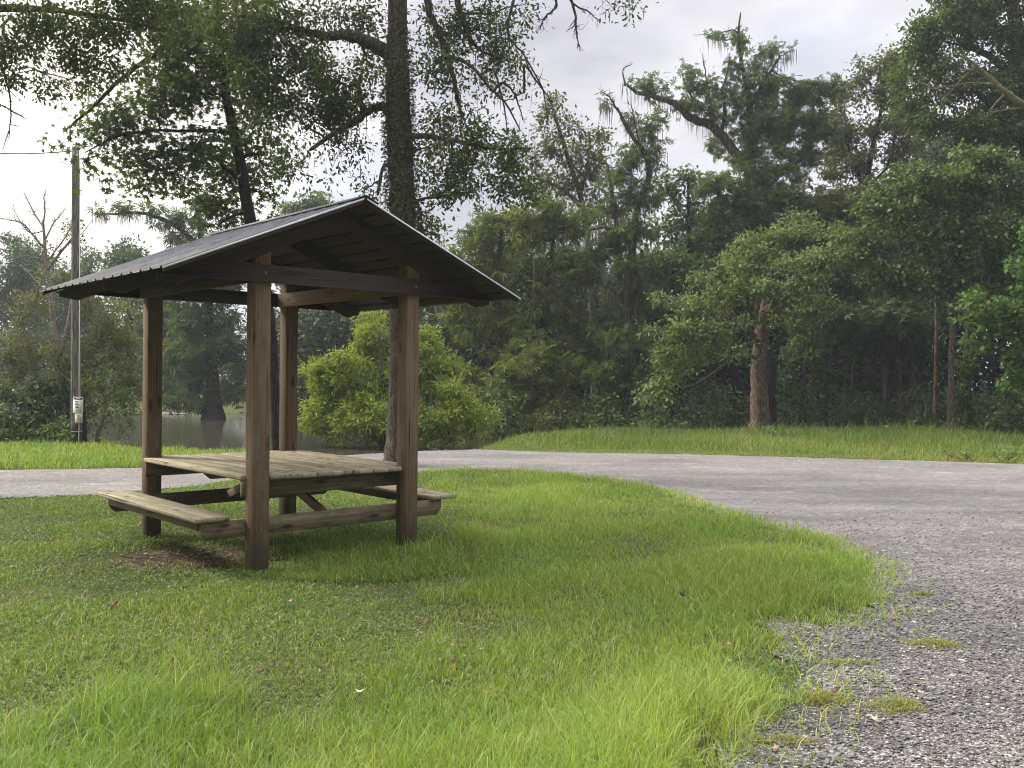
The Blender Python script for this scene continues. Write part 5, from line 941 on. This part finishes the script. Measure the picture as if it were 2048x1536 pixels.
# ------------------------------------------------------------------ damp air over the pond
HAZE = .0008
if HAZE:
    m, nt, out = new_mat('damp_air'); v = nd(nt, 'ShaderNodeVolumePrincipled'); v.inputs['Color'].default_value = (.80, .87, .95, 1); v.inputs['Density'].default_value = HAZE; v.inputs['Anisotropy'].default_value = .2
    nt.links.new(v.outputs[0], out.inputs['Volume'])
    mb = MB(); x0, x1, y0, y1, z0, z1 = -175, 175, -65, 185, -2.7, 24
    mb.add([(x, y, z) for z in (z0, z1) for x, y in ((x0, y0), (x1, y0), (x1, y1), (x0, y1))], [[[3, 2, 1, 0], [4, 5, 6, 7], [0, 1, 5, 4], [1, 2, 6, 5], [2, 3, 7, 6], [3, 0, 4, 7]]])
    tag(mb.build('haze', m), 'thin damp haze over the pond and woods', 'haze', kind='stuff')
# ------------------------------------------------------------------ light
SUN_EL, SUN_AZ = 36, -68            # azimuth from straight ahead, negative to the left
sd = np.array([math.cos(R(SUN_EL)) * math.sin(R(SUN_AZ)), math.cos(R(SUN_EL)) * math.cos(R(SUN_AZ)), math.sin(R(SUN_EL))])
L = bpy.data.lights.new('sun', 'SUN'); L.energy = 2.8; L.angle = R(12); L.color = (1, .93, .80)
lo = bpy.data.objects.new('sun', L); COL.objects.link(lo); lo.rotation_euler = Vector(-sd).to_track_quat('-Z', 'Y').to_euler(); lo.location = (-20, 5, 30)
wd = bpy.data.worlds.new('World'); S.world = wd; wd.use_nodes = True; nt = wd.node_tree; nt.nodes.clear()
out = nt.nodes.new('ShaderNodeOutputWorld')
sky = nd(nt, 'ShaderNodeTexSky', sky_type='NISHITA'); sky.sun_disc = False; sky.sun_elevation = R(SUN_EL); sky.sun_rotation = R(SUN_AZ)
b1 = nd(nt, 'ShaderNodeBackground'); b1.inputs[1].default_value = .12; nt.links.new(sky.outputs[0], b1.inputs[0])
tc = nd(nt, 'ShaderNodeTexCoord'); g = tc.outputs['Generated']; sx = nd(nt, 'ShaderNodeSeparateXYZ'); nt.links.new(g, sx.inputs[0])
# cloud sheet: project the direction on a flat ceiling so that clouds flatten to the horizon
za = nd(nt, 'ShaderNodeMath', operation='ADD'); za.inputs[1].default_value = .22; nt.links.new(sx.outputs[2], za.inputs[0])
cx = nd(nt, 'ShaderNodeMath', operation='DIVIDE'); nt.links.new(sx.outputs[0], cx.inputs[0]); nt.links.new(za.outputs[0], cx.inputs[1])
cy = nd(nt, 'ShaderNodeMath', operation='DIVIDE'); nt.links.new(sx.outputs[1], cy.inputs[0]); nt.links.new(za.outputs[0], cy.inputs[1])
cv = nd(nt, 'ShaderNodeCombineXYZ'); nt.links.new(cx.outputs[0], cv.inputs[0]); nt.links.new(cy.outputs[0], cv.inputs[1])
n1 = noise(nt, 1.15, 7, .55, mapping(nt, cv.outputs[0], (1, 1, 1), (2.1, .4, 0)))
cc = ramp(nt, n1.outputs[0], [(.38, (.50, .50, .555)), (.52, (.72, .715, .76)), (.66, (1.0, .985, .99))])
lz = ramp(nt, sx.outputs[2], [(0, .225), (.2, .23), (.38, .225), (.6, .6), (1, 1.1)])
c = mixc(nt, 1, cc.outputs[0], lz.outputs[0], 'MULTIPLY')
# low sky behind the camera darkened to shade the gable and post fronts
yb = nd(nt, 'ShaderNodeMapRange', interpolation_type='SMOOTHSTEP'); yb.inputs[1].default_value = .05; yb.inputs[2].default_value = -.45; yb.inputs[3].default_value = 0; yb.inputs[4].default_value = .93; nt.links.new(sx.outputs[1], yb.inputs[0])
zb = nd(nt, 'ShaderNodeMapRange', interpolation_type='SMOOTHSTEP'); zb.inputs[1].default_value = .5; zb.inputs[2].default_value = .85; zb.inputs[3].default_value = 1; zb.inputs[4].default_value = 0; nt.links.new(sx.outputs[2], zb.inputs[0])
yz = nd(nt, 'ShaderNodeMath', operation='MULTIPLY'); nt.links.new(yb.outputs[0], yz.inputs[0]); nt.links.new(zb.outputs[0], yz.inputs[1])
c = mixc(nt, yz.outputs[0], c, (.05, .055, .05))
dp = nd(nt, 'ShaderNodeVectorMath', operation='DOT_PRODUCT'); dp.inputs[1].default_value = tuple(sd); nt.links.new(g, dp.inputs[0])
gl = ramp(nt, dp.outputs['Value'], [(.55, (0, 0, 0)), (.95, (.30, .26, .18))]); c = mixc(nt, 1, c, gl.outputs[0], 'ADD')
b2 = nd(nt, 'ShaderNodeBackground'); b2.inputs[1].default_value = 2.75; nt.links.new(c, b2.inputs[0])
n2 = noise(nt, 2.3, 5, .5, mapping(nt, cv.outputs[0], (1, 1, 1), (5, 2, 0))); cov = ramp(nt, n2.outputs[0], [(.30, .72), (.44, 1.0)])
ms = nd(nt, 'ShaderNodeMixShader'); nt.links.new(cov.outputs[0], ms.inputs[0]); nt.links.new(b1.outputs[0], ms.inputs[1]); nt.links.new(b2.outputs[0], ms.inputs[2]); nt.links.new(ms.outputs[0], out.inputs[0])

S.view_settings.view_transform = 'Standard'; S.view_settings.look = 'None'; S.view_settings.exposure = 1.0; S.view_settings.gamma = 1
S.render.engine = 'CYCLES'
S.cycles.use_denoising = True; S.cycles.denoiser = 'OPENIMAGEDENOISE'; S.cycles.denoising_prefilter = 'ACCURATE'; S.cycles.denoising_input_passes = 'RGB_ALBEDO_NORMAL'
S.cycles.pixel_filter_type = 'BLACKMAN_HARRIS'; S.cycles.filter_width = 1.05
S.cycles.max_bounces = 6; S.cycles.volume_bounces = 0; S.cycles.diffuse_bounces = 3; S.cycles.glossy_bounces = 2; S.cycles.transmission_bounces = 4; S.cycles.transparent_max_bounces = 4
S.cycles.sample_clamp_indirect = 4
S.render.use_persistent_data = False
